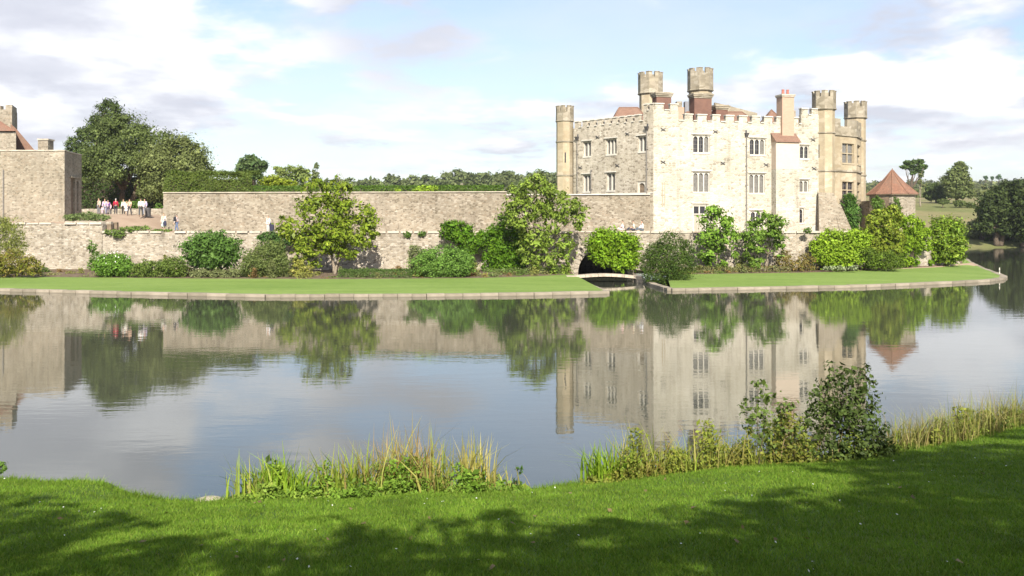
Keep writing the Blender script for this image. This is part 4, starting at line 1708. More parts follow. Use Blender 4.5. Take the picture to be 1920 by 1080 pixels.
def bay():
    """canted two storey bay between the right-hand turrets"""
    a = Vector(T3C) + Vector((0.75, 0.55))
    d = Vector(T4C) - Vector((0.75, 0.75))
    t = (d - a).normalized()
    n = Vector((t.y, -t.x))
    L_ = (d - a).length
    p1 = a + t * 0.2 + n * 0.15
    p2 = a + t * L_ * 0.52 + n * 1.55
    p3 = d - t * 0.6 + n * 1.2
    p4 = d
    zt = Z(257, 92.0)
    zp = Z(226, 92.0)
    f1, f2, f3 = Face(p1, p2), Face(p2, p3), Face(p3, p4)
    w1 = (f1.len * 0.42, f1.len * 0.90, f1.z(1576, 306), f1.z(1576, 268))
    w2 = (f1.len * 0.42, f1.len * 0.90, f1.z(1575, 373), f1.z(1575, 340))
    v1 = (f2.len * 0.15, f2.len * 0.85, w1[2], w1[3])
    v2 = (f2.len * 0.15, f2.len * 0.85, w2[2], w2[3])
    b = MB()
    f1.panel(b, 0, f1.len, TERR - 0.2, zt, [w1, w2])
    f2.panel(b, 0, f2.len, TERR - 0.2, zt, [v1, v2])
    f3.panel(b, 0, f3.len, TERR - 0.2, zt)
    o = b.build('bay', M['ashlar'], castle)
    o['label'] = 'canted two storey bay between the right-hand turrets'
    b = MB()
    b.add([(p1.x, p1.y, zt), (p2.x, p2.y, zt), (p3.x, p3.y, zt), (p4.x, p4.y, zt), (p1.x + 1.5, p1.y + 2.5, zt)], [(0, 1, 2, 3, 4)])
    b.build('lead_flat', M['lead'], o)
    for f, r, l in ((f1, w1, 2), (f1, w2, 2), (f2, v1, 1), (f2, v2, 1)):
        window(f, r, l, castle, 'glass' if f is f1 and r is w2 else 'glass_grey', arched=False, transom=True, hood=False, stone='ashlar')
    for z in (zt, Z(323, 92.0)):
        b = MB()
        for f in (f1, f2, f3):
            f.box(b, -0.04, f.len + 0.04, z - 0.02, z + 0.16, 0.12, -0.05)
        b.build('string_course', M['turret_grey'], o)
    b = MB()
    for f in (f1, f2, f3):
        f.box(b, 0.0, f.len, zt + 0.16, zp - 0.75, 0.0, -0.35)
    b.build('parapet', M['turret_grey'], o)
    for f, ks in ((f1, ((0.0, 0.36), (0.62, 1.0))), (f2, ((0.0, 0.42), (0.62, 1.0))), (f3, ((0.0, 0.4),))):
        for k0, k1 in ks:
            m = MB()
            f.box(m, f.len * k0 + 0.003, f.len * k1 - 0.003, zp - 0.75, zp, 0.0, -0.34)
            m.build('merlon', M['turret_grey'], o)


bay()
# battered buttress under the right turret
b = MB()
q0, q1 = FR.pt(FR.u(1531), 0, 0.45), P(1577, 414, 88.0)
zA = Z(362, 88.4)
bx0, bx1 = X(1531, 88.0), X(1577, 88.4)
b.hexa([(bx0, 87.2, TERR - 0.2), (bx1 + 0.5, 86.9, TERR - 0.2), (bx1 + 1.3, 90.5, TERR - 0.2), (bx0 + 0.4, 90, TERR - 0.2)],
       [(bx0 + 0.1, 87.75, zA + 0.05), (bx1 - 1.0, 87.7, zA), (bx1 - 0.4, 90.4, zA), (bx0 + 0.5, 90, zA + 0.05)])
bt = b.build('buttress', M['gate_stone'], castle)
b = MB()
b.hexa([(bx1 - 0.6, 86.88, TERR - 0.2), (bx1 + 0.62, 86.8, TERR - 0.2), (bx1 + 1.35, 90.2, TERR - 0.2), (bx1 + 0.6, 90.2, TERR - 0.2)],
       [(bx1 - 1.1, 87.6, Z(383, 88)), (bx1 - 0.35, 87.6, Z(383, 88)), (bx1 + 0.1, 90.2, Z(383, 88)), (bx1 - 0.5, 90.2, Z(383, 88))])
b.build('sloping_face', M['wall_tan'], bt)

lw = garden_wall('link_wall', [Vector((X(1612, 94), 94)), Vector((X(1642, 92), 92))], TERR - 0.1, Z(377, 93), 0.6, M['gate_stone'], 'short stone wall between the last turret and the round tower', 21)

# ---- tower with the pointed tiled roof


def cone_tower():
    D = 91.5
    c = (X(1673, D), D)
    r = 41.5 / F * D
    root = thing('round_tower', (c[0], c[1], TERR - 1), 'squat stone tower with a pointed orange tiled roof', 'tower')
    n = 10
    rot = R(-90 + 12)
    b = MB()
    b.ring(c, r, n, TERR - 1.5, Z(363, D), rot)
    b.build('wall', M['gate_stone'], root)
    b = MB()
    za, zm, zb = Z(317.5, D), Z(340, D), Z(364.5, D)
    rows = 26
    for i in range(rows):
        t0, t1 = i / rows, (i + 1) / rows
        def rr(t):
            return (r + 0.30) * ((1 - t) + 0.07 * math.sin(math.pi * t) * -1)
        z0_, z1_ = zb + (za - zb) * t0, zb + (za - zb) * t1
        b.ring(c, max(rr(t0) + 0.025, 0.03), n, z0_ - 0.01, z1_, rot, max(rr(t1), 0.02))
        if t0 > 0:
            pass
    o = b.build('roof', M['roof_red'], root)
    h = MB()
    for i in range(n):
        a = rot + 2 * math.pi * i / n
        pts = []
        for k in range(5):
            t = k / 4 * 0.97
            q = (r + 0.30) * ((1 - t) - 0.07 * math.sin(math.pi * t)) + 0.01
            pts.append((c[0] + q * math.cos(a), c[1] + q * math.sin(a), zb + (za - zb) * t))
        h.tube(pts, [0.055] * 5, 6)
    h.build('hip_tiles', M['roof_red'], o)
    b = MB()
    b.ring(c, r + 0.26, n, zb - 0.12, zb - 0.003, rot, r + 0.30)
    b.build('eaves_board', M['wood'], root)
    b = MB()
    b.ring((c[0], c[1]), 0.07, 8, za - 0.05, za + 0.12, 0, 0.02)
    b.build('finial', M['roof_red'], root)
    # dark plate standing in for the shade inside the open side
    nrm = Vector((-0.72, -0.69))
    tt = Vector((0.69, -0.72))
    a0 = Vector(c) + nrm * (r * 0.965)
    ff = Face(a0 - tt * 0.7, a0 + tt * 0.7)
    d = MB()
    ff.box(d, 0.1, 1.3, Z(400, D), Z(370, D), 0.02, -0.1)
    d.build('door', M['wood'], root)  # no real door: flat dark plate painting the recess shade


cone_tower()

# ================================================================== gatehouse on the left


def gatehouse():
    D = 86.6
    xc = X(121, D)
    zt = Z(283, D)
    zb = 4.3
    root = thing('gatehouse', (xc - 6, D + 3, zb), 'flat-topped stone gatehouse block at the left edge, tiled roofs behind', 'building')
    f = Face((xc - 22, D), (xc, D))
    s = Face((xc, D), (xc - 0.85, D + 5.2))
    b = MB()
    f.panel(b, 0, 22, zb, zt)
    b.build('wall', M['gate_stone'], root)
    b = MB()
    hole = (s.len * 0.36, s.len * 0.60, 5.2, Z(334, D + 2.3))
    hole2 = (s.len * 0.70, s.len * 0.82, Z(395, D + 4), Z(340, D + 4))
    s.panel(b, 0, s.len, zb, zt - 0.05, [hole, hole2], 0.35)
    sw = b.build('side_wall', M['gate_stone'], root)
    d = MB()
    s.box(d, hole[0], hole[1], hole[2], hole[3], -0.2, -0.3)
    d.build('door', M['wood'], sw)
    d = MB()
    s.box(d, hole2[0], hole2[1], hole2[2], hole2[3], -0.2, -0.3)
    d.build('pane', M['glass'], sw)
    d = MB()
    s.box(d, hole[0] - 0.2, hole2[1] + 0.3, hole[3] + 0.02, hole[3] + 0.2, 0.14, -0.03)
    d.build('hood_mould', M['turret_grey'], sw)
    b = MB()
    q = Face((xc - 22, D + 8), (xc - 0.85, D + 5.2))
    b.add([(xc - 22, D, zt - 0.06), (xc, D, zt - 0.06), (xc - 0.85, D + 5.2, zt - 0.11), (xc - 22, D + 8, zt - 0.06)], [(0, 1, 2, 3)])
    b.add([(xc - 0.85, D + 5.2, zb), (xc - 22, D + 8, zb), (xc - 22, D + 8, zt - 0.06), (xc - 0.85, D + 5.2, zt - 0.11)], [(0, 1, 2, 3)])
    b.add([(xc - 22, D, zb), (xc - 22, D, zt), (xc - 22, D + 8, zt), (xc - 22, D + 8, zb)], [(0, 1, 2, 3)])
    b.build('flat_roof', M['lead'], root)
    b = MB()
    f.box(b, 0, 22.06, zt - 0.0, zt + 0.10, 0.07, -0.45)
    b.build('coping', M['coping'], root)
    b = MB()
    s.box(b, 0.46, s.len + 0.05, zt - 0.04, zt + 0.05, 0.06, -0.45)
    b.build('coping', M['coping'], root)
    # pipe on the front
    m = MB()
    u = f.u(7)
    m.tube([f.pt(u, zb + 0.3, 0.1), f.pt(u, Z(318, D), 0.1)], [0.055, 0.055], 8)
    m.build('downpipe', M['iron_pale'], root)
    # tower block with the lean tiled roof behind the parapet
    D2 = 92.0
    b = MB()
    b.prism([(X(-150, D2), D2), (X(30, D2), D2), (X(31, D2 + 6), D2 + 6), (X(-150, D2), D2 + 6)], zt - 1, Z(247, D2))
    b.build('rear_wall', M['gate_stone'], root)
    xr, zr = X(32, D2), Z(246, D2)
    b = MB()
    # pyramidal roof of the near block: sloping hip seen at the left edge
    x0 = X(-170, D2)
    v = [(x0, D2 - 0.3, zr), (xr, D2 - 0.3, zr), (X(34, D2 + 8), D2 + 8, zr), (x0, D2 + 8, zr), (X(-22, D2 + 3.8), D2 + 3.8, Z(212, D2 + 3.8)), (X(-130, D2 + 3.8), D2 + 3.8, Z(212, D2 + 3.8))]
    b.add(v, [(0, 1, 4, 5), (1, 2, 4), (2, 3, 5, 4), (3, 0, 5)])
    b.build('roof', M['roof_red'], root)
    D3 = 95.0
    b = MB()
    # long darker roof falling to the right
    v = [(X(20, D3), D3, Z(285, D3)), (X(68, D3), D3, Z(285, D3)), (X(20, D3), D3, Z(232, D3)), (X(32, D3), D3, Z(243, D3)),
         (X(20, D3 + 8), D3 + 8, Z(285, D3)), (X(78, D3 + 8), D3 + 8, Z(285, D3)), (X(20, D3 + 8), D3 + 8, Z(236, D3)), (X(34, D3 + 8), D3 + 8, Z(245, D3))]
    b.add(v, [(0, 1, 3, 2), (1, 5, 7, 3), (2, 3, 7, 6), (5, 4, 6, 7)])
    b.build('roof', M['roof'], root)
    # square stair turret
    D4 = 97.0
    t = Face((X(-30, D4), D4), (X(22.5, D4), D4))
    b = MB()
    b.prism([(X(-30, D4), D4), (X(22.5, D4), D4), (X(32.5, D4 + 3), D4 + 3), (X(-30, D4 + 3), D4 + 3)], zt - 1, Z(205, D4))
    tw = b.build('stair_turret', M['gate_stone'], root)
    b = MB()
    b.prism([(X(10, D4), D4 + 0.02), (X(22.5, D4), D4 + 0.02), (X(32.5, D4 + 3), D4 + 2.9), (X(20, D4 + 3), D4 + 2.9)], Z(205, D4) + 0.002, Z(196.5, D4))
    b.build('merlon', M['gate_stone'], tw)
    b = MB()
    b.prism([(X(-14, D4), D4 + 0.02), (X(1, D4), D4 + 0.02), (X(1, D4), D4 + 0.6), (X(-14, D4), D4 + 0.6)], Z(205, D4) + 0.002, Z(198, D4))
    b.build('merlon', M['gate_stone'], tw)
    D5 = 98.0
    b = MB()
    b.box(X(71, D5), X(90, D5), D5, D5 + 1.2, zt - 1, Z(263, D5))
    ch = b.build('chimney', M['gate_stone'], root)
    b = MB()
    b.box(X(70, D5), X(91.5, D5), D5 - 0.08, D5 + 1.28, Z(263, D5), Z(260, D5))
    b.build('cornice', M['coping'], ch)


gatehouse()

# little terrace walls, pillars and yard wall by the drive
b = MB()
yl = thing('low_wall', (X(150, 81.2), 81.2, 4.6), 'low stone wall edging the lavender bed beside the gatehouse', 'wall')
wall_grid(b, [Vector((X(122, 81.3), 81.3)), Vector((X(208, 81.0), 81.0))], 3.9, 4.96, 0.4, 0.03, 0.5, 31)
b.build('masonry', M['wall_base'], yl)
for px, py, D, lab in ((206, 424, 80.9, 'left of two short dark pillars at the low wall end'), (217, 420.5, 81.8, 'right of two short dark pillars at the low wall end')):
    p = P(px, py + 6, D)
    r = thing('pillar', p, lab, 'pillar')
    b = MB()
    b.hexa([(p.x - .20, p.y - .2, p.z - .3), (p.x + .20, p.y - .2, p.z - .3), (p.x + .20, p.y + .2, p.z - .3), (p.x - .20, p.y + .2, p.z - .3)],
           [(p.x - .18, p.y - .18, p.z + .42), (p.x + .18, p.y - .18, p.z + .42), (p.x + .18, p.y + .18, p.z + .42), (p.x - .18, p.y + .18, p.z + .42)])
    b.build('shaft', M['wood'], r)
    b = MB()
    b.ring((p.x, p.y), 0.29, 4, p.z + .422, p.z + .50, R(45), 0.22)
    b.build('cap', M['wood'], r)
yw = thing('yard_wall', (X(250, 98), 98, 5.6), 'low stone wall under the holm oaks behind the visitors', 'wall')
b = MB()
wall_grid(b, [Vector((X(150, 101), 101)), Vector((X(306, 97.5), 97.5))], 5.3, 6.35, 0.4, 0.03, 0.6, 33)
b.build('masonry', M['wall_base'], yw)

# low wooden rail and mooring post on the right lawn
def rail():
    D = 88.6
    root = thing('low_rail', (X(1763, D), D, 0.56), 'small pale wooden rail in front of the rounded shrub', 'rail')
    xs = [X(1752, D), X(1761.5, D), X(1779, D)]
    for x in xs:
        m = MB()
        m.tube([(x, D, 0.5), (x, D, 1.20)], [0.05, 0.045], 7)
        m.build('post', M['wood_pale'], root)
    m = MB()
    m.tube([(xs[0], D, 1.17), (xs[1], D, 1.18)], [0.045, 0.045], 7)
    m.build('top_bar', M['wood_pale'], root)
    m = MB()
    m.tube([(xs[1] + (xs[2] - xs[1]) * k / 6, D, 1.15 - 0.28 * math.sin(math.pi * k / 6)) for k in range(7)], [0.035] * 7, 6)
    m.build('rope', M['wood_pale'], root)


rail()
mp = thing('mooring_post', (X(1874, 77), 77, 0.42), 'tiny pale post standing on the tip of the right kerb', 'post')
m = MB()
m.tube([(X(1874, 77), 77, 0.4), (X(1874, 77), 77, 0.85), (X(1874, 77) + 0.02, 77, 0.95)], [0.05, 0.045, 0.02], 8)
m.build('shaft', M['dressed'], mp)
m = MB()
m.tube([(X(1874, 77), 77, 0.62), (X(1874, 77), 77, 0.68)], [0.06, 0.06], 8)
m.build('band', M['iron'], mp)

#--PLANTS--
# leaf colours (base colours, sunlit look comes from the sun)
YG = [(0.122, 0.158, 0.018), (0.085, 0.124, 0.013), (0.168, 0.185, 0.032), (0.050, 0.082, 0.010)]      # magnolia, yellow green
BG = [(0.105, 0.190, 0.014), (0.075, 0.145, 0.010), (0.140, 0.220, 0.022)]                            # vivid vine green
MG = [(0.070, 0.120, 0.030), (0.050, 0.095, 0.020), (0.100, 0.150, 0.045)]                            # mid green
DG = [(0.026, 0.058, 0.016), (0.038, 0.078, 0.022), (0.055, 0.098, 0.030)]                            # deep green
OL = [(0.070, 0.085, 0.036), (0.100, 0.115, 0.055), (0.050, 0.065, 0.026)]                            # olive / holm oak
GY = [(0.120, 0.130, 0.075), (0.150, 0.155, 0.095), (0.085, 0.100, 0.050)]                            # grey green
CF = [(0.034, 0.060, 0.014), (0.056, 0.078, 0.018), (0.022, 0.042, 0.010)]                            # dark conifer bush
RB = [(0.150, 0.085, 0.035), (0.110, 0.100, 0.030), (0.185, 0.120, 0.055), (0.090, 0.085, 0.030)]     # russet
NIGHT = [(0.018, 0.030, 0.010), (0.028, 0.044, 0.014), (0.040, 0.056, 0.020)]  # near-black greens; on the hedges they hold painted-in shade


def ground_base(px, py, D):
    p = P(px, py, D)
    return (p.x, p.y, 0.55)


def shrub(name, px, D, lobes, n, size, cols, label, seed, cat='shrub', mat='leaf', trunk=0.05, z=0.55, **kw):
    return plant(name, (X(px, D), D, z), lobes, n, size, cols, label, cat, seed, mat, trunk, **kw)


# ---- planting along the lower wall, left to right
shrub('shrub', 20, 73, [PL(12, 440, 36, 36, 73), PL(-40, 445, 40, 42, 73.5), PL(30, 462, 24, 26, 72.5), PL(2, 425, 24, 24, 73)], 9000, 0.15, [(0.125, 0.14, 0.04), (0.09, 0.11, 0.03), (0.15, 0.15, 0.05)], 'tall feathery olive-green shrub at the far left edge', 101, trunk=0.06, stems=3, spread=0.4, aspect=0.3)
shrub('shrub', 30, 70.5, [PL(20, 493, 38, 24, 70.5), PL(58, 498, 28, 19, 70.2), PL(-30, 492, 40, 26, 70.5)], 6500, 0.13, RB + YG[:2], 'low russet and green shrub below the feathery olive one', 102)
shrub('climber', 172, 78.6, [PL(172, 465, 9, 14, 78.4), PL(178, 483, 11, 12, 78.2), PL(170, 497, 9, 10, 78.2)], 700, 0.16, MG, 'thin leafy climber on the wall above the white-flowered shrub', 103, trunk=0.03)
shrub('flowering_shrub', 213, 71.0, [PL(213, 496, 37, 23, 71.0), PL(200, 500, 26, 20, 70.6), PL(232, 501, 22, 18, 70.6)], 8500, 0.12, [(0.085, 0.155, 0.03), (0.06, 0.12, 0.02), (0.11, 0.18, 0.04)], 'round bright green shrub dotted with white flowers', 104)
shrub('shrub', 300, 70.6, [PL(285, 504, 36, 18, 70.6), PL(325, 501, 28, 22, 70.4), PL(265, 508, 20, 13, 70.3)], 7500, 0.12, [(0.075, 0.105, 0.028), (0.055, 0.085, 0.02), (0.10, 0.125, 0.04)], 'low spreading dull green shrub right of the flowering one', 105)
shrub('shrub', 397, 71.5, [PL(397, 466, 52, 32, 71.5), PL(372, 472, 34, 32, 71.0), PL(425, 474, 30, 32, 71.0), PL(398, 488, 42, 22, 70.8), PL(400, 450, 30, 18, 71.5)], 9000, 0.19, [(0.055, 0.100, 0.026), (0.04, 0.08, 0.02), (0.075, 0.125, 0.036)], 'large dark glossy rounded shrub against the left wall', 106, mat='leaf_gloss', trunk=0.08, stems=3, spread=0.3)
shrub('shrub', 400, 70.0, [PL(375, 513, 20, 10, 70), PL(412, 514, 26, 10, 70), PL(440, 512, 14, 11, 70)], 3000, 0.12, GY, 'pale grey-green low plants at the foot of the dark glossy shrub', 107, trunk=0.02)
shrub('shrub', 498, 71.0, [PL(498, 492, 48, 33, 71.0), PL(478, 500, 32, 25, 70.6), PL(522, 499, 26, 26, 70.6), PL(505, 470, 34, 22, 71.5)], 11000, 0.12, [(0.085, 0.105, 0.042), (0.06, 0.085, 0.03), (0.115, 0.13, 0.055)], 'broad mound-shaped grey-green shrub left of the magnolia', 108)
shrub('ivy', 515, 78.2, [PL(508, 445, 26, 13, 78.0, 0.6), PL(535, 447, 32, 12, 78.3, 0.5), PL(572, 446, 26, 11, 78.4, 0.4), PL(518, 462, 20, 14, 78.0, 0.6)], 5200, 0.15, [(0.05, 0.095, 0.035), (0.035, 0.07, 0.02), (0.075, 0.12, 0.045)], 'dark ivy spilling over the wall top left of the magnolia', 109, cat='ivy', trunk=0.04)
shrub('magnolia_tree', 628, 74.0, [PL(612, 400, 55, 40, 74.2), PL(560, 425, 42, 30, 74.0), PL(665, 405, 42, 34, 74.4), PL(598, 362, 32, 30, 74.5), PL(640, 365, 20, 34, 74.3), PL(575, 345, 10, 14, 74.3), PL(650, 450, 40, 30, 73.6), PL(600, 462, 38, 26, 73.4), PL(560, 478, 18, 24, 73.2), PL(690, 410, 22, 28, 74.3), PL(648, 480, 26, 14, 73.2), PL(532, 418, 16, 16, 74), PL(633, 330, 9, 14, 74.3), PL(575, 455, 34, 26, 73.6), PL(690, 440, 22, 24, 73.8), PL(620, 440, 50, 30, 73.6), PL(575, 495, 20, 14, 73.0)], 10500, 0.26, YG, 'tall yellow-green magnolia trained before the long garden wall', 110, cat='tree', mat='leaf_gloss', trunk=0.15, stems=3, bark='bark_pale', twigs=3, spread=0.35, clump=0.36, fill=0.12, clumps=190)
shrub('border_plant', 568, 70.8, [PL(560, 500, 12, 18, 70.8), PL(575, 508, 14, 12, 70.6), PL(552, 512, 14, 8, 70.5)], 1500, 0.13, [(0.17, 0.17, 0.04), (0.13, 0.14, 0.03), (0.22, 0.19, 0.08)], 'yellowish straggly plant under the left side of the magnolia', 111, trunk=0.02)
hedge('low_hedge', (X(636, 70.5), 70.5), (X(775, 70.2), 70.2), 1.3, 0.5, Z(507, 70.3), 6500, 0.10, [(0.055, 0.085, 0.03), (0.07, 0.10, 0.035), (0.04, 0.07, 0.022)], 'low loose dark green hedge between the magnolia and the round bush', 112)
shrub('shrub', 782, 72.0, [PL(780, 480, 16, 22, 72.0), PL(775, 500, 12, 16, 71.6)], 2200, 0.12, GY, 'grey-green bush peeking out behind the round bright bush', 113)
shrub('round_bush', 832, 71.0, [PL(832, 492, 58, 33, 71.0), PL(806, 496, 40, 30, 70.7), PL(858, 496, 34, 30, 70.7), PL(830, 506, 52, 20, 70.4)], 16000, 0.13, [(0.085, 0.150, 0.036), (0.065, 0.125, 0.026), (0.11, 0.175, 0.05)], 'large clipped round bright green bush beside the lawn', 114, clump=0.25)
shrub('wall_vine', 880, 78.0, [PL(858, 436, 34, 22, 77.6, 0.6), PL(880, 455, 26, 22, 77.4, 0.6), PL(845, 425, 20, 12, 77.8, 0.6), PL(905, 450, 14, 20, 77.6, 0.6)], 5200, 0.20, [(0.055, 0.115, 0.010), (0.04, 0.09, 0.008), (0.09, 0.15, 0.018)], 'dark green vine arching over the wall right of the round bush', 115, cat='vine', trunk=0.08)
shrub('wall_vine', 945, 77.6, [PL(925, 445, 28, 22, 77.4, 0.6), PL(955, 425, 26, 26, 77.2, 0.6), PL(945, 470, 36, 24, 77.0, 0.6), PL(925, 492, 24, 22, 76.8, 0.6), PL(965, 495, 26, 24, 76.6, 0.6), PL(980, 450, 20, 30, 77, 0.6)], 8000, 0.21, [(0.055, 0.115, 0.010), (0.04, 0.09, 0.008), (0.09, 0.15, 0.018)], 'dense dark green vine left of the second magnolia', 116, cat='vine', trunk=0.08)
shrub('magnolia_tree', 1003, 75.2, [PL(1005, 368, 44, 36, 75.4), PL(965, 375, 28, 26, 75.2), PL(1050, 385, 40, 30, 75.4), PL(1010, 338, 24, 18, 75.5), PL(1075, 410, 30, 20, 75.3), PL(1015, 415, 42, 30, 75.0), PL(975, 405, 28, 26, 75.0), PL(1000, 455, 34, 28, 74.8), PL(1045, 490, 26, 24, 74.6), PL(1060, 455, 20, 20, 74.9), PL(1000, 490, 20, 18, 74.6), PL(1098, 398, 14, 14, 75.3)], 9200, 0.25, [(0.125, 0.170, 0.034), (0.09, 0.135, 0.022), (0.165, 0.195, 0.055), (0.06, 0.095, 0.016)], 'tall light green magnolia left of the water arch', 117, cat='tree', mat='leaf_gloss', trunk=0.17, stems=2, bark='bark_pale', twigs=3, spread=0.25, clump=0.36, fill=0.12, clumps=160)
hedge('low_hedge', (X(905, 73.0), 73.0), (X(1062, 75.5), 75.5), 0.7, 0.5, 0.95, 1800, 0.12, MG + GY, 'thin line of low border plants before the second magnolia', 118)
shrub('wall_vine', 1150, 77.6, [PL(1150, 455, 44, 26, 77.4, 0.7), PL(1125, 452, 24, 24, 77.4, 0.7), PL(1178, 462, 24, 24, 77.2, 0.7), PL(1150, 484, 38, 18, 77.0, 0.7), PL(1183, 490, 20, 18, 76.6, 0.7), PL(1120, 468, 18, 22, 77.2, 0.7), PL(1135, 490, 16, 10, 76.8, 0.7), PL(1168, 498, 22, 10, 76.6, .7)], 10500, 0.20, BG + [(0.12, 0.16, 0.012)], 'vivid green vine hanging over the water arch', 119, cat='vine', trunk=0.06, clump=0.4)
shrub('conifer_bush', 1252, 70.0, [PL(1252, 490, 46, 42, 69.8), PL(1235, 510, 38, 26, 69.4), PL(1275, 500, 34, 34, 69.6), PL(1258, 455, 30, 24, 70.2), PL(1215, 490, 18, 24, 69.6), PL(1290, 470, 16, 24, 70.0), PL(1228, 470, 20, 22, 70)], 16000, 0.15, CF, 'dark shaggy conifer bush at the water edge right of the footbridge', 120, cat='shrub', mat='needle', trunk=0.10, stems=2, aspect=0.28, clump=0.3, z=0.35, spread=0.3)
shrub('wall_tree', 1342, 77.0, [PL(1342, 415, 32, 26, 77.0), PL(1330, 400, 18, 18, 77), PL(1362, 402, 18, 20, 77), PL(1325, 448, 24, 24, 76.8), PL(1360, 446, 26, 26, 76.8), PL(1345, 482, 36, 18, 76.6), PL(1312, 480, 14, 22, 76.8)], 4300, 0.25, [(0.085, 0.150, 0.022), (0.06, 0.115, 0.016), (0.125, 0.185, 0.04)], 'leafy wall tree with gaps, left of the two under the pale castle wall', 121, cat='tree', mat='leaf_gloss', trunk=0.10, stems=2, twigs=2, bark='bark_pale', spread=0.2, clump=0.40, fill=0.06, clumps=48)
shrub('wall_tree', 1432, 77.2, [PL(1435, 420, 30, 24, 77.2), PL(1455, 425, 22, 20, 77.2), PL(1410, 445, 24, 24, 77.0), PL(1445, 455, 26, 26, 77.0), PL(1415, 480, 24, 20, 76.8), PL(1425, 403, 14, 12, 77.2), PL(1463, 475, 14, 18, 77.0)], 3900, 0.25, [(0.080, 0.135, 0.026), (0.06, 0.11, 0.018), (0.12, 0.165, 0.04)], 'leafy wall tree with gaps, right of the two under the pale castle wall', 122, cat='tree', mat='leaf_gloss', trunk=0.10, stems=2, twigs=2, bark='bark_pale', spread=0.2, clump=0.40, fill=0.06, clumps=48)
hedge('border_plants', (X(1300, 75.6), 75.6), (X(1480, 77.0), 77.0), 0.8, 0.52, 0.98, 2200, 0.12, GY + RB[:1], 'thin line of greyish border plants under the two wall trees', 123)
shrub('shrub', 1490, 77.6, [PL(1470, 488, 18, 18, 77.6), PL(1512, 490, 20, 18, 77.6), PL(1492, 498, 24, 10, 77.2)], 2400, 0.13, RB + GY[:1], 'russet brown shrub left of the bright vine', 124, trunk=0.03)
shrub('wall_vine', 1570, 78.8, [PL(1560, 452, 34, 24, 78.8, 0.8), PL(1590, 458, 32, 26, 78.8, 0.8), PL(1545, 475, 26, 26, 78.4, 0.8), PL(1580, 486, 40, 18, 78.2, 0.8), PL(1612, 448, 24, 20, 79.2, 0.8), PL(1528, 462, 14, 14, 78.8, 0.8)], 10000, 0.18, [(0.150, 0.225, 0.020), (0.11, 0.18, 0.015), (0.19, 0.25, 0.035)], 'bright lime green vine mound right of the castle buttress foot', 125, cat='vine', trunk=0.05)
shrub('shrub', 1565, 77.4, [PL(1555, 503, 16, 5, 77.0), PL(1578, 503, 14, 5, 77.0), PL(1600, 502, 10, 6, 77)], 1000, 0.10, [(0.20, 0.22, 0.18), (0.15, 0.17, 0.12)], 'pale silvery cushion plants at the foot of the lime vine', 126, trunk=0.02)
shrub('shrub', 1652, 81.0, [PL(1650, 425, 32, 28, 81.2), PL(1672, 405, 20, 24, 81.4), PL(1635, 455, 24, 30, 80.8), PL(1670, 455, 24, 36, 80.8), PL(1640, 408, 14, 16, 81.4)], 9000, 0.22, [(0.125, 0.165, 0.022), (0.10, 0.135, 0.018), (0.155, 0.150, 0.035), (0.07, 0.10, 0.014)], 'tall olive-green and bronze shrub in front of the pointed tower', 127, mat='leaf_gloss', trunk=0.10, stems=3, spread=0.3)
shrub('shrub', 1662, 79.0, [PL(1662, 488, 24, 18, 79.0), PL(1640, 494, 18, 11, 78.8), PL(1682, 490, 16, 14, 79), PL(1630, 480, 18, 20, 79)], 5200, 0.12, [(0.085, 0.12, 0.022), (0.06, 0.095, 0.016)], 'low rounded green shrub at the foot of the bronze-green one', 128)
shrub('wall_vine', 1712, 84.0, [PL(1708, 422, 22, 18, 84.4, 0.8), PL(1716, 446, 15, 24, 84.2, 0.8), PL(1702, 490, 14, 10, 83.4), PL(1726, 432, 14, 22, 84.4, 0.8), PL(1720, 468, 9, 16, 84), PL(1736, 450, 12, 26, 84.6, 0.8), PL(1696, 462, 13, 30, 83.6, 0.8), PL(1690, 415, 14, 14, 84.6, 0.8)], 5600, 0.20, [(0.125, 0.195, 0.016), (0.09, 0.15, 0.012), (0.16, 0.22, 0.03)], 'arching green vine over a dark gap right of the bronze shrub', 129, cat='vine', trunk=0.05)
shrub('round_shrub', 1774, 87.0, [PL(1774, 432, 36, 28, 87.2), PL(1760, 455, 26, 34, 87.0), PL(1790, 458, 22, 36, 87.0), PL(1772, 478, 36, 18, 86.8)], 9500, 0.22, [(0.095, 0.150, 0.018), (0.07, 0.12, 0.014), (0.135, 0.165, 0.03)], 'tall rounded green shrub at the right end of the island wall', 130, mat='leaf_gloss', trunk=0.10, stems=3, spread=0.3)
shrub('border_plant', 1730, 85.0, [PL(1712, 493, 16, 8, 84.6), PL(1745, 492, 8, 6, 86)], 900, 0.14, BG, 'small leafy plants by the pale rail', 131, trunk=0.02)

# white blossoms of the flowering shrub
fs = [o for o in bpy.data.objects if o.name.startswith('flowering_shrub')][0]
rng = np.random.default_rng(77)
npt = 34
d_ = unit(rng.normal(size=(npt, 3)) + np.array([0, -0.9, 0.4]))
pos = np.array(P(214, 493, 71.0)) + d_ * np.array([1.5, 1.05, 0.95]) * 1.02
me = shift_mesh(quads_to_mesh('blossom', leaf_quads(pos, unit(d_ + np.array([0, -0.5, 0.2])), np.full(npt, 0.12), rng, 0.9), np.tile([[0.75, 0.74, 0.70]], (npt, 1))), fs.location)
link_mesh('blossom', me, M['leaf'], fs)

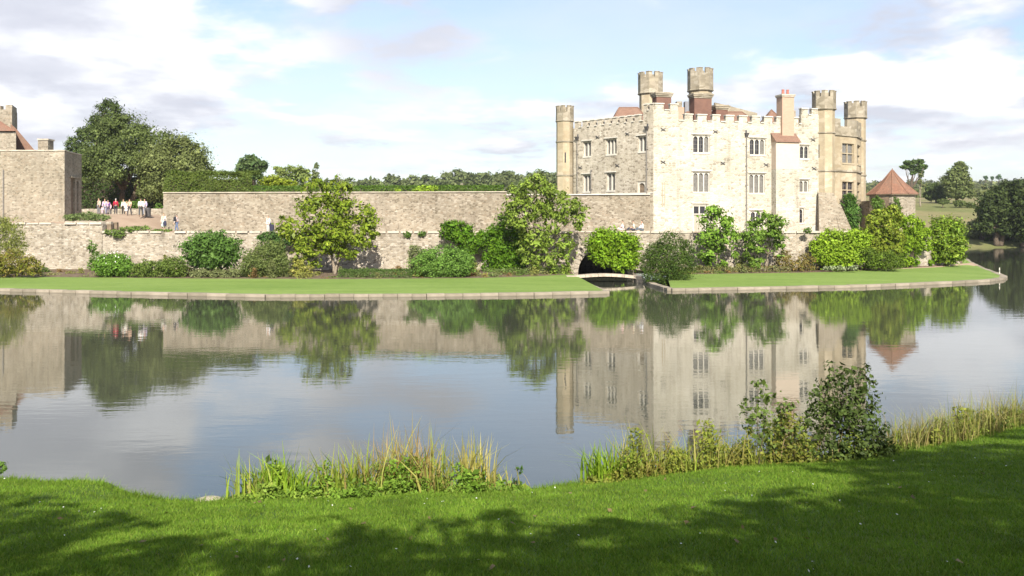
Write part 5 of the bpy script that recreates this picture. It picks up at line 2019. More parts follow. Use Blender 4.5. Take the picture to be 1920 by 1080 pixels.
# ivy and growth on the masonry
plant('ivy', (X(1595, 90), 89.4, TERR), [PL(1594, 378, 14, 18, 89.6, 0.8), PL(1597, 400, 15, 20, 89.4, 0.8), PL(1600, 418, 13, 14, 89.2, 0.8)], 4200, 0.17, [(0.05, 0.10, 0.028), (0.07, 0.125, 0.036), (0.035, 0.075, 0.02)], 'column of ivy on the bay beside the castle buttress', 'ivy', 140, 'leaf_gloss', 0.06)
plant('ivy', (X(1645, 89), 88.9, TERR), [PL(1645, 378, 12, 10, 88.9, 0.6), PL(1681, 386, 9, 18, 88.6, 0.5), PL(1684, 405, 10, 14, 88.6, 0.5), PL(1650, 392, 14, 12, 88.8, 0.5)], 2600, 0.16, MG, 'ivy climbing the wall of the pointed tower', 'ivy', 141, 'leaf', 0.04)
plant('lavender_hedge', (X(165, 83), 83, 4.9), [PL(150, 407, 26, 8.5, 83), PL(185, 408, 24, 7.5, 82.6), PL(135, 408, 16, 8, 83), PL(170, 405, 20, 8, 83.4)], 5200, 0.10, [(0.105, 0.135, 0.066), (0.13, 0.16, 0.08), (0.085, 0.115, 0.055)], 'low grey-green lavender mound beside the gatehouse corner', 'hedge', 142, 'leaf', 0.02)
plant('trailing_plant', (X(228, 80), 79.9, 3.9), [PL(222, 438, 14, 9, 79.8), PL(240, 431, 22, 6, 80.0), PL(262, 428, 26, 5, 80.6), PL(300, 432, 26, 3, 80.4), PL(205, 435, 10, 6, 79.9)], 3600, 0.11, [(0.105, 0.155, 0.045), (0.085, 0.13, 0.035), (0.13, 0.16, 0.07)], 'light green plant trailing over the break in the lower wall', 'plant', 143, 'leaf', 0.02)
for i, (px, py, lab) in enumerate(((764, 440, 'small tuft of weeds on the lower wall right of the magnolia, nearer it'), (791, 438, 'small tuft of weeds on the lower wall, nearer the dark vine'), (1515, 432, 'little weed on the wall top below the castle buttress'))):
    plant('wall_weed', (X(px, 78.9), 78.9, 3.9), [PL(px, py, 9, 6, 78.85, 0.7)], 260, 0.12, MG, lab, 'plant', 150 + i, 'leaf', 0.015)

# ---- mixed border growth filling the beds between the shrubs


def border(path, w0, w1, n, size, cols, label, seed, hmax):
    rng = np.random.default_rng(seed)
    d = np.array([0] + list(np.cumsum([(b_ - a_).length for a_, b_ in zip(path[:-1], path[1:])])))
    K = int(d[-1] / 0.35)
    sx = rng.uniform(0, d[-1], K)
    px = np.interp(sx, d, [p_.x for p_ in path])
    py = np.interp(sx, d, [p_.y for p_ in path]) + rng.uniform(w0, w1, K)
    mh = np.clip(rng.gamma(1.5, 0.35, K), 0.12, 1.6) * hmax * np.array([0.65 + 0.8 * max(mnoise.noise(Vector((q * 0.22, seed, 0))), -0.7) for q in sx])
    mr = rng.uniform(0.2, 0.5, K)
    base = np.array(cols)[rng.integers(0, len(cols), K)] * np.array([1.45, 1.5, 1.05])
    ci = rng.choice(K, n, p=(mr * mh) / (mr * mh).sum())
    up = rng.uniform(0, 1, n) ** 1.1
    off = rng.normal(size=(n, 2)) * (mr[ci] * (1 - 0.5 * up))[:, None] * 0.7
    pos = np.stack([px[ci] + off[:, 0], py[ci] + off[:, 1], 0.5 + up * mh[ci]], 1)
    nr = unit(rng.normal(size=(n, 3)) * 0.7 + np.array([0, -0.5, 0.7]))
    v = leaf_quads(pos, nr, size * np.exp(rng.normal(size=n) * 0.35), rng, 0.5)
    t = np.clip(base[ci] * (1 + rng.normal(size=(n, 1)) * 0.18), 0.003, 0.8)
    o = link_mesh('border_growth', quads_to_mesh('border_growth', v, t), M['leaf'])
    tag(o, label, 'plants', kind='stuff')


BORD = [(0.10, 0.11, 0.055), (0.075, 0.10, 0.03), (0.12, 0.115, 0.06), (0.12, 0.075, 0.04), (0.06, 0.09, 0.025), (0.14, 0.14, 0.05)]
border(BED_L, 0.5, 5.5, 26000, 0.13, BORD, 'mixed low border plants between the shrubs under the long wall', 135, 1.15)
border(BED_R[:6], 0.4, 2.8, 13000, 0.13, BORD, 'mixed low border plants under the castle wall', 136, 1.0)

# ---- hedges and trees behind the upper wall
hedge('tall_hedge', (X(318, 91.5), 91.5), (X(482, 90.5), 90.5), 2.4, 7.2, Z(325, 91), 15000, 0.17, [(0.062, 0.085, 0.022), (0.045, 0.068, 0.018), (0.085, 0.105, 0.030)], 'tall dark hedge on the left end of the upper wall', 160, bulge=0.7)
hedge('clipped_hedge', (X(476, 90.0), 90.0), (X(945, 87.6), 87.6), 1.3, 7.2, Z(349.5, 88.5), 20000, 0.13, [(0.055, 0.095, 0.018), (0.04, 0.075, 0.014), (0.075, 0.12, 0.026)], 'long low clipped hedge along the top of the upper wall', 161, bulge=0.12)
plant('golden_shrub', (X(520, 94), 94, 7.3), [PL(510, 342, 28, 12, 94), PL(540, 345, 20, 10, 94)], 2600, 0.19, [(0.16, 0.18, 0.025), (0.12, 0.15, 0.02)], 'yellow-green shrub beyond the hedge, left of the tall magnolia top', 'shrub', 162, 'leaf', 0.05)
plant('climber', (X(800, 88), 87.0, 7.4), [PL(800, 353, 24, 6, 86.9, 0.5), PL(785, 357, 14, 5, 86.7, 0.5), PL(746, 356, 8, 5, 86.9, 0.5)], 1100, 0.17, [(0.19, 0.26, 0.04), (0.15, 0.22, 0.03)], 'fresh green climber sprawling over the middle of the clipped hedge', 'plant', 163, 'leaf', 0.02)

plant('holm_oak', (X(215, 114), 114, 5.6), [PL(235, 262, 60, 42, 112), PL(190, 285, 42, 40, 111), PL(280, 270, 42, 40, 112), PL(215, 310, 60, 30, 110), PL(168, 315, 22, 40, 112), PL(270, 308, 40, 30, 110.5), PL(225, 240, 30, 24, 112)], 34000, 0.26, [(0.070, 0.090, 0.036), (0.050, 0.068, 0.025), (0.094, 0.112, 0.052)], 'great rounded holm oak above the visitors, left of the pair', 'tree', 170, 'leaf', 0.5, stems=2, spread=0.6, clump=0.42, fill=0.12, clumps=120)
plant('holm_oak', (X(318, 108), 108, 5.6), [PL(325, 298, 52, 46, 107.5), PL(360, 320, 38, 44, 107.5), PL(292, 330, 34, 44, 107), PL(330, 345, 50, 30, 106.8), PL(300, 290, 26, 30, 107.5), PL(345, 272, 24, 20, 107.5), PL(268, 362, 12, 14, 107)], 30000, 0.25, [(0.094, 0.108, 0.048), (0.072, 0.086, 0.036), (0.120, 0.130, 0.068)], 'paler holm oak, right of the pair beside the upper wall end', 'tree', 171, 'leaf', 0.45, stems=2, spread=0.5, clump=0.42, fill=0.12, clumps=105)
plant('pine_tree', (X(196, 132), 132, 5.6), [PL(205, 205, 24, 20, 132), PL(185, 228, 22, 16, 132), PL(165, 250, 26, 18, 132), PL(140, 270, 20, 14, 132), PL(195, 245, 32, 22, 132), PL(170, 290, 40, 24, 131), PL(160, 330, 30, 30, 130)], 14000, 0.34, [(0.030, 0.048, 0.018), (0.042, 0.060, 0.022), (0.060, 0.075, 0.030)], 'dark pine rising behind the holm oaks', 'tree', 172, 'needle', 0.4, twigs=2, aspect=0.35)
hedge('shade_fill_hedge', (X(135, 122), 122), (X(318, 119), 119), 3.0, 5.4, 11.5, 9000, 0.30, NIGHT, 'near-black hedge added as painted shade under the holm oaks', 173, 'needle', bulge=0.6)  # hedge added in near-black leaves to paint the darkness under the oaks
plant('shrub', (X(250, 100), 100.5, 5.8), [PL(240, 385, 26, 9, 100.5), PL(262, 384, 12, 10, 100.5), PL(298, 388, 9, 8, 100)], 2200, 0.15, MG, 'low green shrub behind the standing visitors', 'shrub', 174, 'leaf', 0.03)

plant('garden_tree', (X(472, 150), 150, 7.6), [PL(470, 305, 22, 15, 150), PL(488, 312, 16, 14, 150), PL(455, 315, 14, 14, 150), PL(470, 328, 28, 12, 150)], 3600, 0.42, [(0.055, 0.085, 0.040), (0.04, 0.068, 0.03), (0.08, 0.105, 0.05)], 'blue-green round-headed tree beyond the tall hedge', 'tree', 180, 'leaf', 0.3, twigs=2)
plant('garden_tree', (X(545, 155), 155, 7.6), [PL(545, 325, 20, 16, 155), PL(565, 330, 18, 16, 155), PL(525, 320, 12, 10, 155), PL(520, 338, 24, 12, 154)], 2400, 0.42, [(0.10, 0.13, 0.05), (0.13, 0.15, 0.06)], 'pale green thin tree behind the golden shrub', 'tree', 181, 'leaf', 0.25, twigs=2)
plant('garden_tree', (X(593, 140), 140, 7.6), [PL(594, 312, 5, 8, 140), PL(592, 328, 9, 9, 140), PL(590, 342, 12, 10, 140)], 900, 0.30, [(0.09, 0.10, 0.06), (0.065, 0.08, 0.045)], 'thin sparse spire-like tree behind the magnolia top', 'tree', 182, 'leaf', 0.12, twigs=2)

# ---- far woods and the park on the right


def wood(name, bands, n, size, cols, label, seed):
    """distant belt of trees that reads as one mass: many small crowns along the skyline"""
    rng = random.Random(seed)
    lobes = []
    for (px0, px1, ytop, ybot, D, rad) in bands:
        k = int((px1 - px0) / (rad * 0.8)) + 1
        for i in range(k):
            px = px0 + (px1 - px0) * (i + rng.uniform(-0.3, 0.3)) / max(k - 1, 1)
            r = rad * rng.uniform(0.7, 1.35)
            top = ytop + rng.uniform(-0.25, 0.6) * rad
            d = D * rng.uniform(0.96, 1.06)
            lobes.append(PL(px, top + r, r, r, d))
            lobes.append(PL(px + rng.uniform(-r, r), (top + ybot) / 2 + r * 0.6, r * 1.2, max((ybot - top) / 2, 2), d * 0.99))
    me = crown_mesh(name, lobes, n, size, cols, seed, clump=0.5, fill=0.25)
    o = link_mesh(name, me, M['leaf'])
    tag(o, label, 'woodland', kind='stuff')


HAZY = [(0.075, 0.092, 0.048), (0.058, 0.076, 0.038), (0.098, 0.108, 0.060)]
wood('woodland', [(600, 720, 334, 356, 420, 9), (725, 835, 328, 352, 430, 11), (842, 1010, 322, 350, 410, 12), (420, 600, 340, 356, 430, 9), (1010, 1090, 322, 350, 420, 12), (-60, 160, 335, 356, 420, 12), (300, 440, 340, 356, 420, 11)], 30000, 1.6, HAZY, 'belt of distant trees along the skyline behind the hedges', 190)
wood('woodland', [(1560, 2200, 336, 350, 900, 8), (1580, 2150, 343, 360, 650, 9), (1600, 2150, 351, 372, 460, 10), (1700, 1790, 350, 380, 330, 12), (1820, 1990, 348, 378, 340, 12), (1990, 2300, 340, 380, 360, 14)], 48000, 2.0, HAZY + [(0.11, 0.10, 0.05)], 'hazy wooded slope on the right skyline', 191)
for i, (px, py, r) in enumerate(((1848, 333, 4), (1860, 334, 3), (1873, 332.5, 5))):
    plant('hill_tree', (X(px, 800), 800, Z(py + r + 5, 800)), [PL(px, py, r, r * 1.1, 800)], 260, 1.0, DG, ('left', 'middle', 'right')[i] + ' of three tiny trees standing on the right skyline', 'tree', 195 + i, 'leaf', 0.5)

plant('cedar_tree', (X(1708, 235), 235, 9.0), [PL(1704, 305, 12, 4.5, 235), PL(1722, 303, 14, 4.5, 235), PL(1697, 313, 10, 3.5, 235), PL(1732, 312, 9, 4, 235), PL(1715, 314, 18, 4, 235), PL(1712, 322, 8, 3.5, 235), PL(1727, 321, 6, 3, 235)], 3200, 0.55, [(0.045, 0.07, 0.028), (0.065, 0.095, 0.036), (0.035, 0.055, 0.022)], 'flat-topped cedar with bare trunk right of the pointed roof', 'tree', 200, 'needle', 0.42, twigs=1, flat=0.9, clump=0.6)
plant('park_tree', (X(1726, 228), 228, 8.6), [PL(1727, 330, 5, 4, 228), PL(1725, 340, 4, 5, 228)], 260, 0.5, [(0.10, 0.11, 0.06)], 'thin pale bare-stemmed tree beside the cedar', 'tree', 201, 'leaf', 0.22, bark='bark_pale', twigs=2)
plant('park_tree', (X(1797, 238), 238, 9.3), [PL(1797, 322, 17, 17, 238), PL(1785, 340, 20, 18, 238), PL(1806, 342, 18, 18, 238), PL(1793, 358, 24, 13, 237), PL(1800, 310, 10, 9, 238), PL(1812, 362, 18, 10, 236)], 8000, 0.55, [(0.085, 0.105, 0.048), (0.065, 0.085, 0.036), (0.112, 0.122, 0.062)], 'large grey-green park tree on the meadow right of the cedar', 'tree', 202, 'leaf', 0.5, twigs=2, clump=0.3)
plant('park_tree', (X(1756, 245), 245, 9.6), [PL(1752, 358, 16, 16, 245), PL(1765, 362, 14, 14, 244), PL(1742, 366, 10, 10, 245)], 3600, 0.55, [(0.05, 0.07, 0.03), (0.065, 0.085, 0.038)], 'darker rounded tree between the cedar and the large park tree', 'tree', 203, 'leaf', 0.4)
for i, (px, py, rx, rz, lab) in enumerate(((1768, 378, 12, 5, 'dark low bush on the meadow under the rounded park trees, leftmost'), (1800, 381, 14, 6, 'dark low bush on the meadow below the large park tree'), (1820, 385, 12, 5, 'dark low bush on the meadow, rightmost before the black trees'))):
    plant('meadow_bush', (X(px, 225), 225, 8.0), [PL(px, py, rx, rz, 225)], 900, 0.45, [(0.06, 0.08, 0.035), (0.08, 0.095, 0.04)], lab, 'shrub', 204 + i, 'leaf', 0.15)
plant('willow', (X(1838, 176), 176, 1.0), [PL(1830, 430, 18, 20, 176), PL(1822, 445, 14, 16, 175), PL(1845, 418, 14, 16, 177)], 3000, 0.45, GY, 'pale grey-green waterside bush left of the black trees', 'shrub', 210, 'leaf', 0.2)
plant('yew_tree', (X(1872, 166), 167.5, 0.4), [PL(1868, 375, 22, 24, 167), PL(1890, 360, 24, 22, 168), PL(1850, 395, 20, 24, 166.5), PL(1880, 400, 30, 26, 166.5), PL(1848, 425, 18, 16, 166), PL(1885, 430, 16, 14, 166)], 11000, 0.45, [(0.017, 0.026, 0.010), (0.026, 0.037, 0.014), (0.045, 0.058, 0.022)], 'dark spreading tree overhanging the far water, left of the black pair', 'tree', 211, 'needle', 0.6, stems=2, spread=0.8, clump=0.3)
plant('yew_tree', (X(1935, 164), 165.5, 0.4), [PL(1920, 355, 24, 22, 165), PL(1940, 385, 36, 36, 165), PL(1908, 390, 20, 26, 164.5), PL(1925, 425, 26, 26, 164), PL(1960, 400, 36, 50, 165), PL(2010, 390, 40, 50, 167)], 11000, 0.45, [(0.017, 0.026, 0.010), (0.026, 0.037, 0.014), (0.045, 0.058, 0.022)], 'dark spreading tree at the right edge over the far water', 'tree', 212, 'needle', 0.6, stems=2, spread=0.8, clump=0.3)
hedge('shade_fill_hedge', (X(1835, 174), 174), (X(2060, 172), 172), 4.0, 0.4, 9.5, 6000, 0.5, NIGHT, 'near-black leaf mass painting the dark hollow behind the trees over the far water', 213, 'needle', bulge=1.2)  # near-black leaves paint the dark hollow beneath these trees

# ---- near bank: reeds, weeds, saplings


def blades(pos, L_, W_, lean, cols, rng, seg=3):
    """curved tapering strips; returns quads and tones"""
    n = len(pos)
    az = rng.uniform(0, 2 * math.pi, n)
    dirv = np.stack([np.cos(az), np.sin(az), np.zeros(n)], 1)
    side = np.stack([-np.sin(az), np.cos(az), np.zeros(n)], 1)
    face = rng.uniform(-1, 1, (n, 1))
    side = unit(side * np.cos(face) + dirv * np.sin(face))
    out, tn = [], []
    base = tones(n, cols, rng, None, 0.14)
    def at(t):
        bend = lean[:, None] * (t ** 2.0)
        return pos + dirv * bend * L_[:, None] + np.array([0, 0, 1]) * (t * L_ * (1 - 0.35 * lean * t))[:, None]
    for s in range(seg):
        t0, t1 = s / seg, (s + 1) / seg
        w0 = (W_ * (1 - t0 ** 1.7) + 0.001)[:, None] * 0.5
        w1 = (W_ * (1 - t1 ** 1.7) + 0.001)[:, None] * 0.5
        a, c = at(t0), at(t1)
        out.append(np.stack([a - side * w0, a + side * w0, c + side * w1, c - side * w1], 1))
        tn.append(base)
    return np.concatenate(out).reshape(-1, 3), np.concatenate(tn)


IRIS = [(0.13, 0.21, 0.022), (0.10, 0.17, 0.018), (0.19, 0.24, 0.035)]
STRAW = [(0.30, 0.22, 0.14), (0.25, 0.17, 0.095), (0.20, 0.165, 0.06), (0.14, 0.155, 0.04)]
PINK = [(0.25, 0.16, 0.15), (0.20, 0.135, 0.10), (0.15, 0.13, 0.055), (0.29, 0.20, 0.17)]


def shore_pos(px, off=0.0):
    # walk along the pixel's plan ray until the shore is met
    k = (px - 960) / F
    y = 10.0
    while y < 40 and y < shore(k * y) - off:
        y += 0.05
    return Vector((k * y, y, max(bank_z(k * y, y), 0.02)))


def reed_clump(px, off, hpx, n, cols, label, seed, rad=0.25, width=0.02, lean=0.35, name='reed_clump', cat='reeds'):
    p = shore_pos(px, off)
    rng = np.random.default_rng(seed)
    H = hpx / F * p.y
    q = rng.normal(size=(n, 2)) * rad * np.array([1.0, 0.6])
    pos = np.stack([p.x + q[:, 0], p.y + q[:, 1], np.array([max(bank_z(p.x + a, p.y + b), -0.1) - 0.02 for a, b in q])], 1)
    L_ = H * np.clip(rng.normal(0.72, 0.2, n), 0.25, 1.12)
    v, t = blades(pos, L_, width * rng.uniform(0.6, 1.3, n), np.abs(rng.normal(0, lean, n)) + 0.05, cols, rng)
    root = thing(name, p, label, cat)
    link_mesh('leaves', shift_mesh(quads_to_mesh('leaves', v, t), p), M['reed'], root)
    return root


def weeds(name, px0, px1, off0, off1, hpx, n, size, cols, label, seed, mat='leaf'):
    """broad-leaved growth along the shore: mounds of very different height, thinning upwards"""
    rng = np.random.default_rng(seed)
    K = int((px1 - px0) / 4)
    mpx = rng.uniform(px0, px1, K)
    moff = rng.uniform(off0, off1, K)
    my = np.interp(mpx, [c for c, _ in TABLE], [d for _, d in TABLE]) - moff
    mx = (mpx - 960) / F * my
    mz = np.array([max(bank_z(x, y), 0.0) for x, y in zip(mx, my)])
    ends = np.clip(np.minimum(mpx - px0, px1 - mpx) / 60, 0.25, 1)
    env = np.array([0.7 + 0.6 * mnoise.noise(Vector((p * 0.012, seed, 0))) for p in mpx])
    mh = np.clip(rng.gamma(2.2, 0.22, K) * env, 0.18, 0.85) * ends * hpx / F * my
    mr = rng.uniform(0.10, 0.26, K)
    w = (mr * mh + 0.01)
    ci = rng.choice(K, n, p=w / w.sum())
    d = rng.normal(size=(n, 2)) * mr[ci][:, None] * 0.75
    up = rng.uniform(0, 1, n) ** 1.25
    taper = 1 - 0.6 * up
    x = mx[ci] + d[:, 0] * taper
    y = my[ci] + d[:, 1] * taper * 0.8
    z = mz[ci] + up * mh[ci]
    pos = np.stack([x, y, z], 1)
    nr = unit(rng.normal(size=(n, 3)) * 0.75 + np.array([0, -0.4, 0.8]))
    ctone = rng.uniform(0.7, 1.3, K)
    base = np.array(cols)[rng.integers(0, len(cols), K)]
    t = tones(n, cols, rng, ctone[ci], 0.2) * 0.6 + np.clip(base[ci] * np.array([1.45, 1.5, 1.05]) * ctone[ci][:, None], 0, 0.9) * 0.4
    v = leaf_quads(pos, nr, size * np.exp(rng.normal(size=n) * 0.4), rng, 0.55)
    # stalks that carry the leaves
    m = K * 5
    si = rng.integers(0, K, m)
    sp = np.stack([mx[si] + rng.normal(size=m) * mr[si] * 0.6, my[si] + rng.normal(size=m) * mr[si] * 0.5, mz[si] - 0.03], 1)
    bv, bt = blades(sp, mh[si] * rng.uniform(0.5, 1.35, m), np.full(m, 0.009), np.abs(rng.normal(0, 0.25, m)), cols + STRAW[2:], rng)
    me = quads_to_mesh(name, np.vstack([v, bv]), np.vstack([t, bt]))
    o = link_mesh(name, me, M[mat])
    tag(o, label, 'plants', kind='stuff')


TABLE = [(p, shore_pos(p).y) for p in range(-40, 1960, 20)]

LEFT_WEED = [(0.105, 0.170, 0.028), (0.075, 0.135, 0.020), (0.155, 0.195, 0.045), (0.05, 0.09, 0.016)]
RIGHT_WEED = [(0.130, 0.155, 0.028), (0.090, 0.120, 0.022), (0.175, 0.170, 0.045), (0.055, 0.080, 0.018), (0.16, 0.10, 0.04)]
weeds('weeds', 452, 985, -0.35, 0.85, 80, 13000, 0.052, LEFT_WEED, 'mixed low weeds and brambles between the iris clumps', 300)
weeds('weeds', 1098, 1560, -0.35, 0.6, 112, 15000, 0.052, RIGHT_WEED, 'tangled weeds along the bank left of the dark sapling bush', 301)
weeds('weeds', 1540, 1935, -0.5, 0.7, 75, 11000, 0.052, RIGHT_WEED[:4] + [(0.03, 0.05, 0.014)] * 2, 'dark weeds along the bank right of the sapling bush', 302)
clumps = [
    (478, 0.25, 92, 60, IRIS + STRAW[:1], 'leftmost iris clump with straw-tipped leaves', 0.16, 0.028),
    (520, 0.30, 100, 90, IRIS, 'dense bright green iris clump second from the left', 0.16, 0.03),
    (562, 0.30, 78, 60, IRIS, 'short bright iris clump third from the left', 0.14, 0.026),
    (610, 0.05, 95, 40, STRAW[:2] + IRIS[:1], 'thin straw-coloured stems left of the tall reeds', 0.22, 0.015),
    (650, 0.1, 112, 90, IRIS + STRAW[2:], 'fan of green reed leaves with a tall spear', 0.22, 0.028),
    (715, 0.1, 118, 90, STRAW + IRIS[:1], 'straw and green reeds left of the reddish stems', 0.28, 0.022),
    (755, 0.1, 150, 110, STRAW + [(0.24, 0.10, 0.06)], 'tallest reed clump with reddish and golden stems', 0.26, 0.02),
    (800, 0.15, 118, 90, STRAW + IRIS[:2], 'golden reeds right of the tallest clump', 0.26, 0.024),
    (888, 0.1, 122, 100, [(0.34, 0.27, 0.13), (0.26, 0.215, 0.085), (0.16, 0.175, 0.04)], 'golden fan of reeds near the right end of the bed', 0.13, 0.022),
    (930, 0.1, 62, 40, STRAW + IRIS[:1], 'short drooping straw reeds at the right end of the bed', 0.2, 0.02),
    (1128, 0.15, 88, 90, IRIS, 'bright green iris clump starting the right-hand weeds', 0.16, 0.028),
    (1180, 0.0, 120, 110, IRIS[:2] + STRAW, 'tall yellow-green reeds among the right-hand weeds', 0.25, 0.022),
    (1255, 0.1, 90, 90, STRAW + IRIS, 'golden grass clump in the right-hand weeds', 0.25, 0.02),
    (1330, 0.1, 95, 80, STRAW + IRIS[:2], 'straw grass clump left of the thin sapling', 0.3, 0.017),
    (1400, 0.1, 90, 60, STRAW + IRIS[:2], 'sparse grass stems at the foot of the thin sapling', 0.3, 0.016),
    (1490, 0.1, 95, 60, STRAW + PINK, 'grass stems between the thin sapling and the dark bush', 0.3, 0.016),
]
for i, (px, off, h, n, cols, lab, rad, wd) in enumerate(clumps):
    reed_clump(px, off, h, int(n * 1.7), cols, lab, 320 + i, rad * 1.15, wd * 1.25, 0.45)
words = ('first', 'second', 'third', 'fourth', 'fifth', 'sixth', 'seventh', 'eighth', 'ninth', 'tenth')
for i in range(10):
    reed_clump(1672 + i * 28, -0.05, 84 + 10 * math.sin(i * 2.1), 300, PINK + STRAW[2:] + IRIS[:2], words[i] + ' pinkish dry grass clump counted from the sapling bush to the right edge', 350 + i, 0.34, 0.014, 0.5, 'dry_grass', 'grass')


def leafy(name, px, D, lobes, n, size, cols, label, seed, trunk, **kw):
    p = shore_pos(px, 0.2)
    return plant(name, (p.x, p.y, p.z), lobes, n, size, cols, label, 'shrub', seed, 'leaf', trunk, **kw)


SAP = [(0.040, 0.062, 0.020), (0.060, 0.085, 0.028), (0.030, 0.048, 0.015), (0.085, 0.110, 0.040)]
leafy('sapling_bush', 1588, 17.2, [PL(1582, 745, 50, 50, 17.2), PL(1560, 785, 56, 45, 17.1), PL(1610, 775, 44, 50, 17.3), PL(1590, 820, 66, 46, 17.0), PL(1575, 700, 26, 26, 17.2), PL(1625, 715, 18, 30, 17.3), PL(1540, 745, 28, 40, 17.1), PL(1600, 845, 72, 26, 16.9), PL(1520, 830, 34, 36, 17.0), PL(1655, 830, 26, 34, 17.2), PL(1640, 760, 16, 22, 17.3), PL(1570, 850, 50, 24, 16.8), PL(1630, 852, 46, 22, 16.9), PL(1555, 715, 10, 14, 17.2), PL(1605, 690, 10, 14, 17.2), PL(1650, 800, 16, 18, 17.2)], 4700, 0.072, [(0.032, 0.050, 0.016), (0.048, 0.068, 0.022), (0.024, 0.038, 0.012), (0.07, 0.092, 0.034)], 'dense dark green sapling bush standing on the near bank', 400, 0.025, stems=5, spread=0.12, twigs=6, clump=0.42, fill=0.28, clumps=120)
leafy('sapling', 1430, 16.9, [PL(1432, 760, 24, 36, 16.9), PL(1428, 720, 12, 16, 16.9), PL(1415, 800, 36, 34, 16.8), PL(1450, 805, 34, 34, 16.9), PL(1400, 775, 18, 22, 16.9), PL(1475, 770, 20, 20, 17), PL(1490, 820, 28, 26, 16.9)], 900, 0.075, [(0.07, 0.10, 0.03), (0.095, 0.125, 0.04), (0.05, 0.075, 0.022)], 'thin airy sapling left of the dark bush on the near bank', 401, 0.014, stems=4, spread=0.1, twigs=4, clump=0.6, fill=0.2)
leafy('bramble', 512, 15.0, [PL(508, 872, 16, 12, 15.0), PL(500, 890, 18, 12, 15.0), PL(505, 845, 4, 4, 15.0)], 130, 0.06, DG, 'dark-leaved bramble sticking up at the left end of the reeds', 402, 0.01, twigs=3, fill=0.1)
leafy('bramble', 970, 15.3, [PL(972, 880, 8, 10, 15.3), PL(965, 905, 14, 12, 15.3)], 110, 0.055, DG, 'little dark bramble shoot at the right end of the reeds', 403, 0.008, twigs=3, fill=0.1)
leafy('bramble', 6, 16.2, [PL(0, 876, 12, 14, 16.2), PL(-20, 880, 16, 18, 16.2)], 260, 0.06, MG, 'corner of a green bramble at the left edge of the near bank', 404, 0.01, twigs=2)
leafy('bramble', 1860, 19.6, [PL(1865, 800, 20, 16, 19.6), PL(1840, 812, 18, 12, 19.4)], 420, 0.075, NIGHT, 'small black-green bramble on the bank near the right edge', 405, 0.012, twigs=3)


def rock():
    p = P(396, 933, 14.75)
    rng = np.random.default_rng(9)
    me = bpy.data.meshes.new('shore_stone')
    import bmesh
    bm = bmesh.new()
    bmesh.ops.create_icosphere(bm, subdivisions=3, radius=1.0)
    for v in bm.verts:
        k = 1 + 0.28 * mnoise.noise(v.co * 1.6 + Vector((3, 1, 2))) + 0.08 * mnoise.noise(v.co * 5)
        v.co = Vector((v.co.x * 0.27 * k, v.co.y * 0.16 * k, v.co.z * 0.085 * k))
    bm.to_mesh(me)
    bm.free()
    o = link_mesh('shore_stone', me, M['rock'], None, True, (p.x, p.y, 0.33))
    tag(o, 'flat pale stone lying at the water edge left of the reeds', 'stone')


rock()


def litter():
    """fallen leaves and daisies strewn over the lawn"""
    rng = np.random.default_rng(21)
    n = 170
    y = rng.uniform(7.2, 16.5, n)
    x = rng.uniform(-1, 1, n) * y * 0.58
    keep = [b < shore(a) - 0.3 for a, b in zip(x, y)]
    x, y = x[keep], y[keep]
    n = len(x)
    pos = np.array([(a, b, bank_z(a, b) + 0.035) for a, b in zip(x, y)])
    nr = unit(rng.normal(size=(n, 3)) * 0.45 + np.array([0, 0, 1.0]))
    kind = rng.uniform(0, 1, n)
    sz = np.where(kind < 0.75, rng.uniform(0.02, 0.035, n), rng.uniform(0.05, 0.11, n))
    t = np.where((kind < 0.75)[:, None], np.array([[0.70, 0.70, 0.66]]), np.array([[0.20, 0.145, 0.07]]) * rng.uniform(0.6, 1.3, (n, 1)))
    o = link_mesh('fallen_leaves', quads_to_mesh('fallen_leaves', leaf_quads(pos, nr, sz, rng, 0.8), t), M['leaf'])
    tag(o, 'scattered daisies and fallen brown leaves on the near lawn', 'leaves', kind='stuff')


litter()

# ---- trees behind the viewer whose shade falls on the lawn


def on_bank(px, py):
    k = (px - 960) / F
    s = (py - HZ) / F
    y = 3.0
    while y < 26:
        if EYE - s * y <= bank_z(k * y, y):
            break
        y += 0.05
    return Vector((k * y, y, bank_z(k * y, y)))


def shade_tree(base_xy, spots, n, label, seed, cols):
    """spots: (px, py, radius m, y of the bough) - boughs hung on the sun ray through that spot of lawn"""
    lobes = []
    for (px, py, r, yb) in spots:
        g = on_bank(px, py)
        t = (yb - g.y) / TO_SUN.y
        q = g + TO_SUN * t
        lobes.append((q.x, q.y, q.z, r, r * 0.9, r * 0.55))
    bz = bank_z(base_xy[0], base_xy[1])
    return plant('shade_tree', (base_xy[0], base_xy[1], bz), lobes, n, 0.17, cols, label, 'tree', seed, 'leaf', 0.32, twigs=3, clump=0.42, fill=0.15)


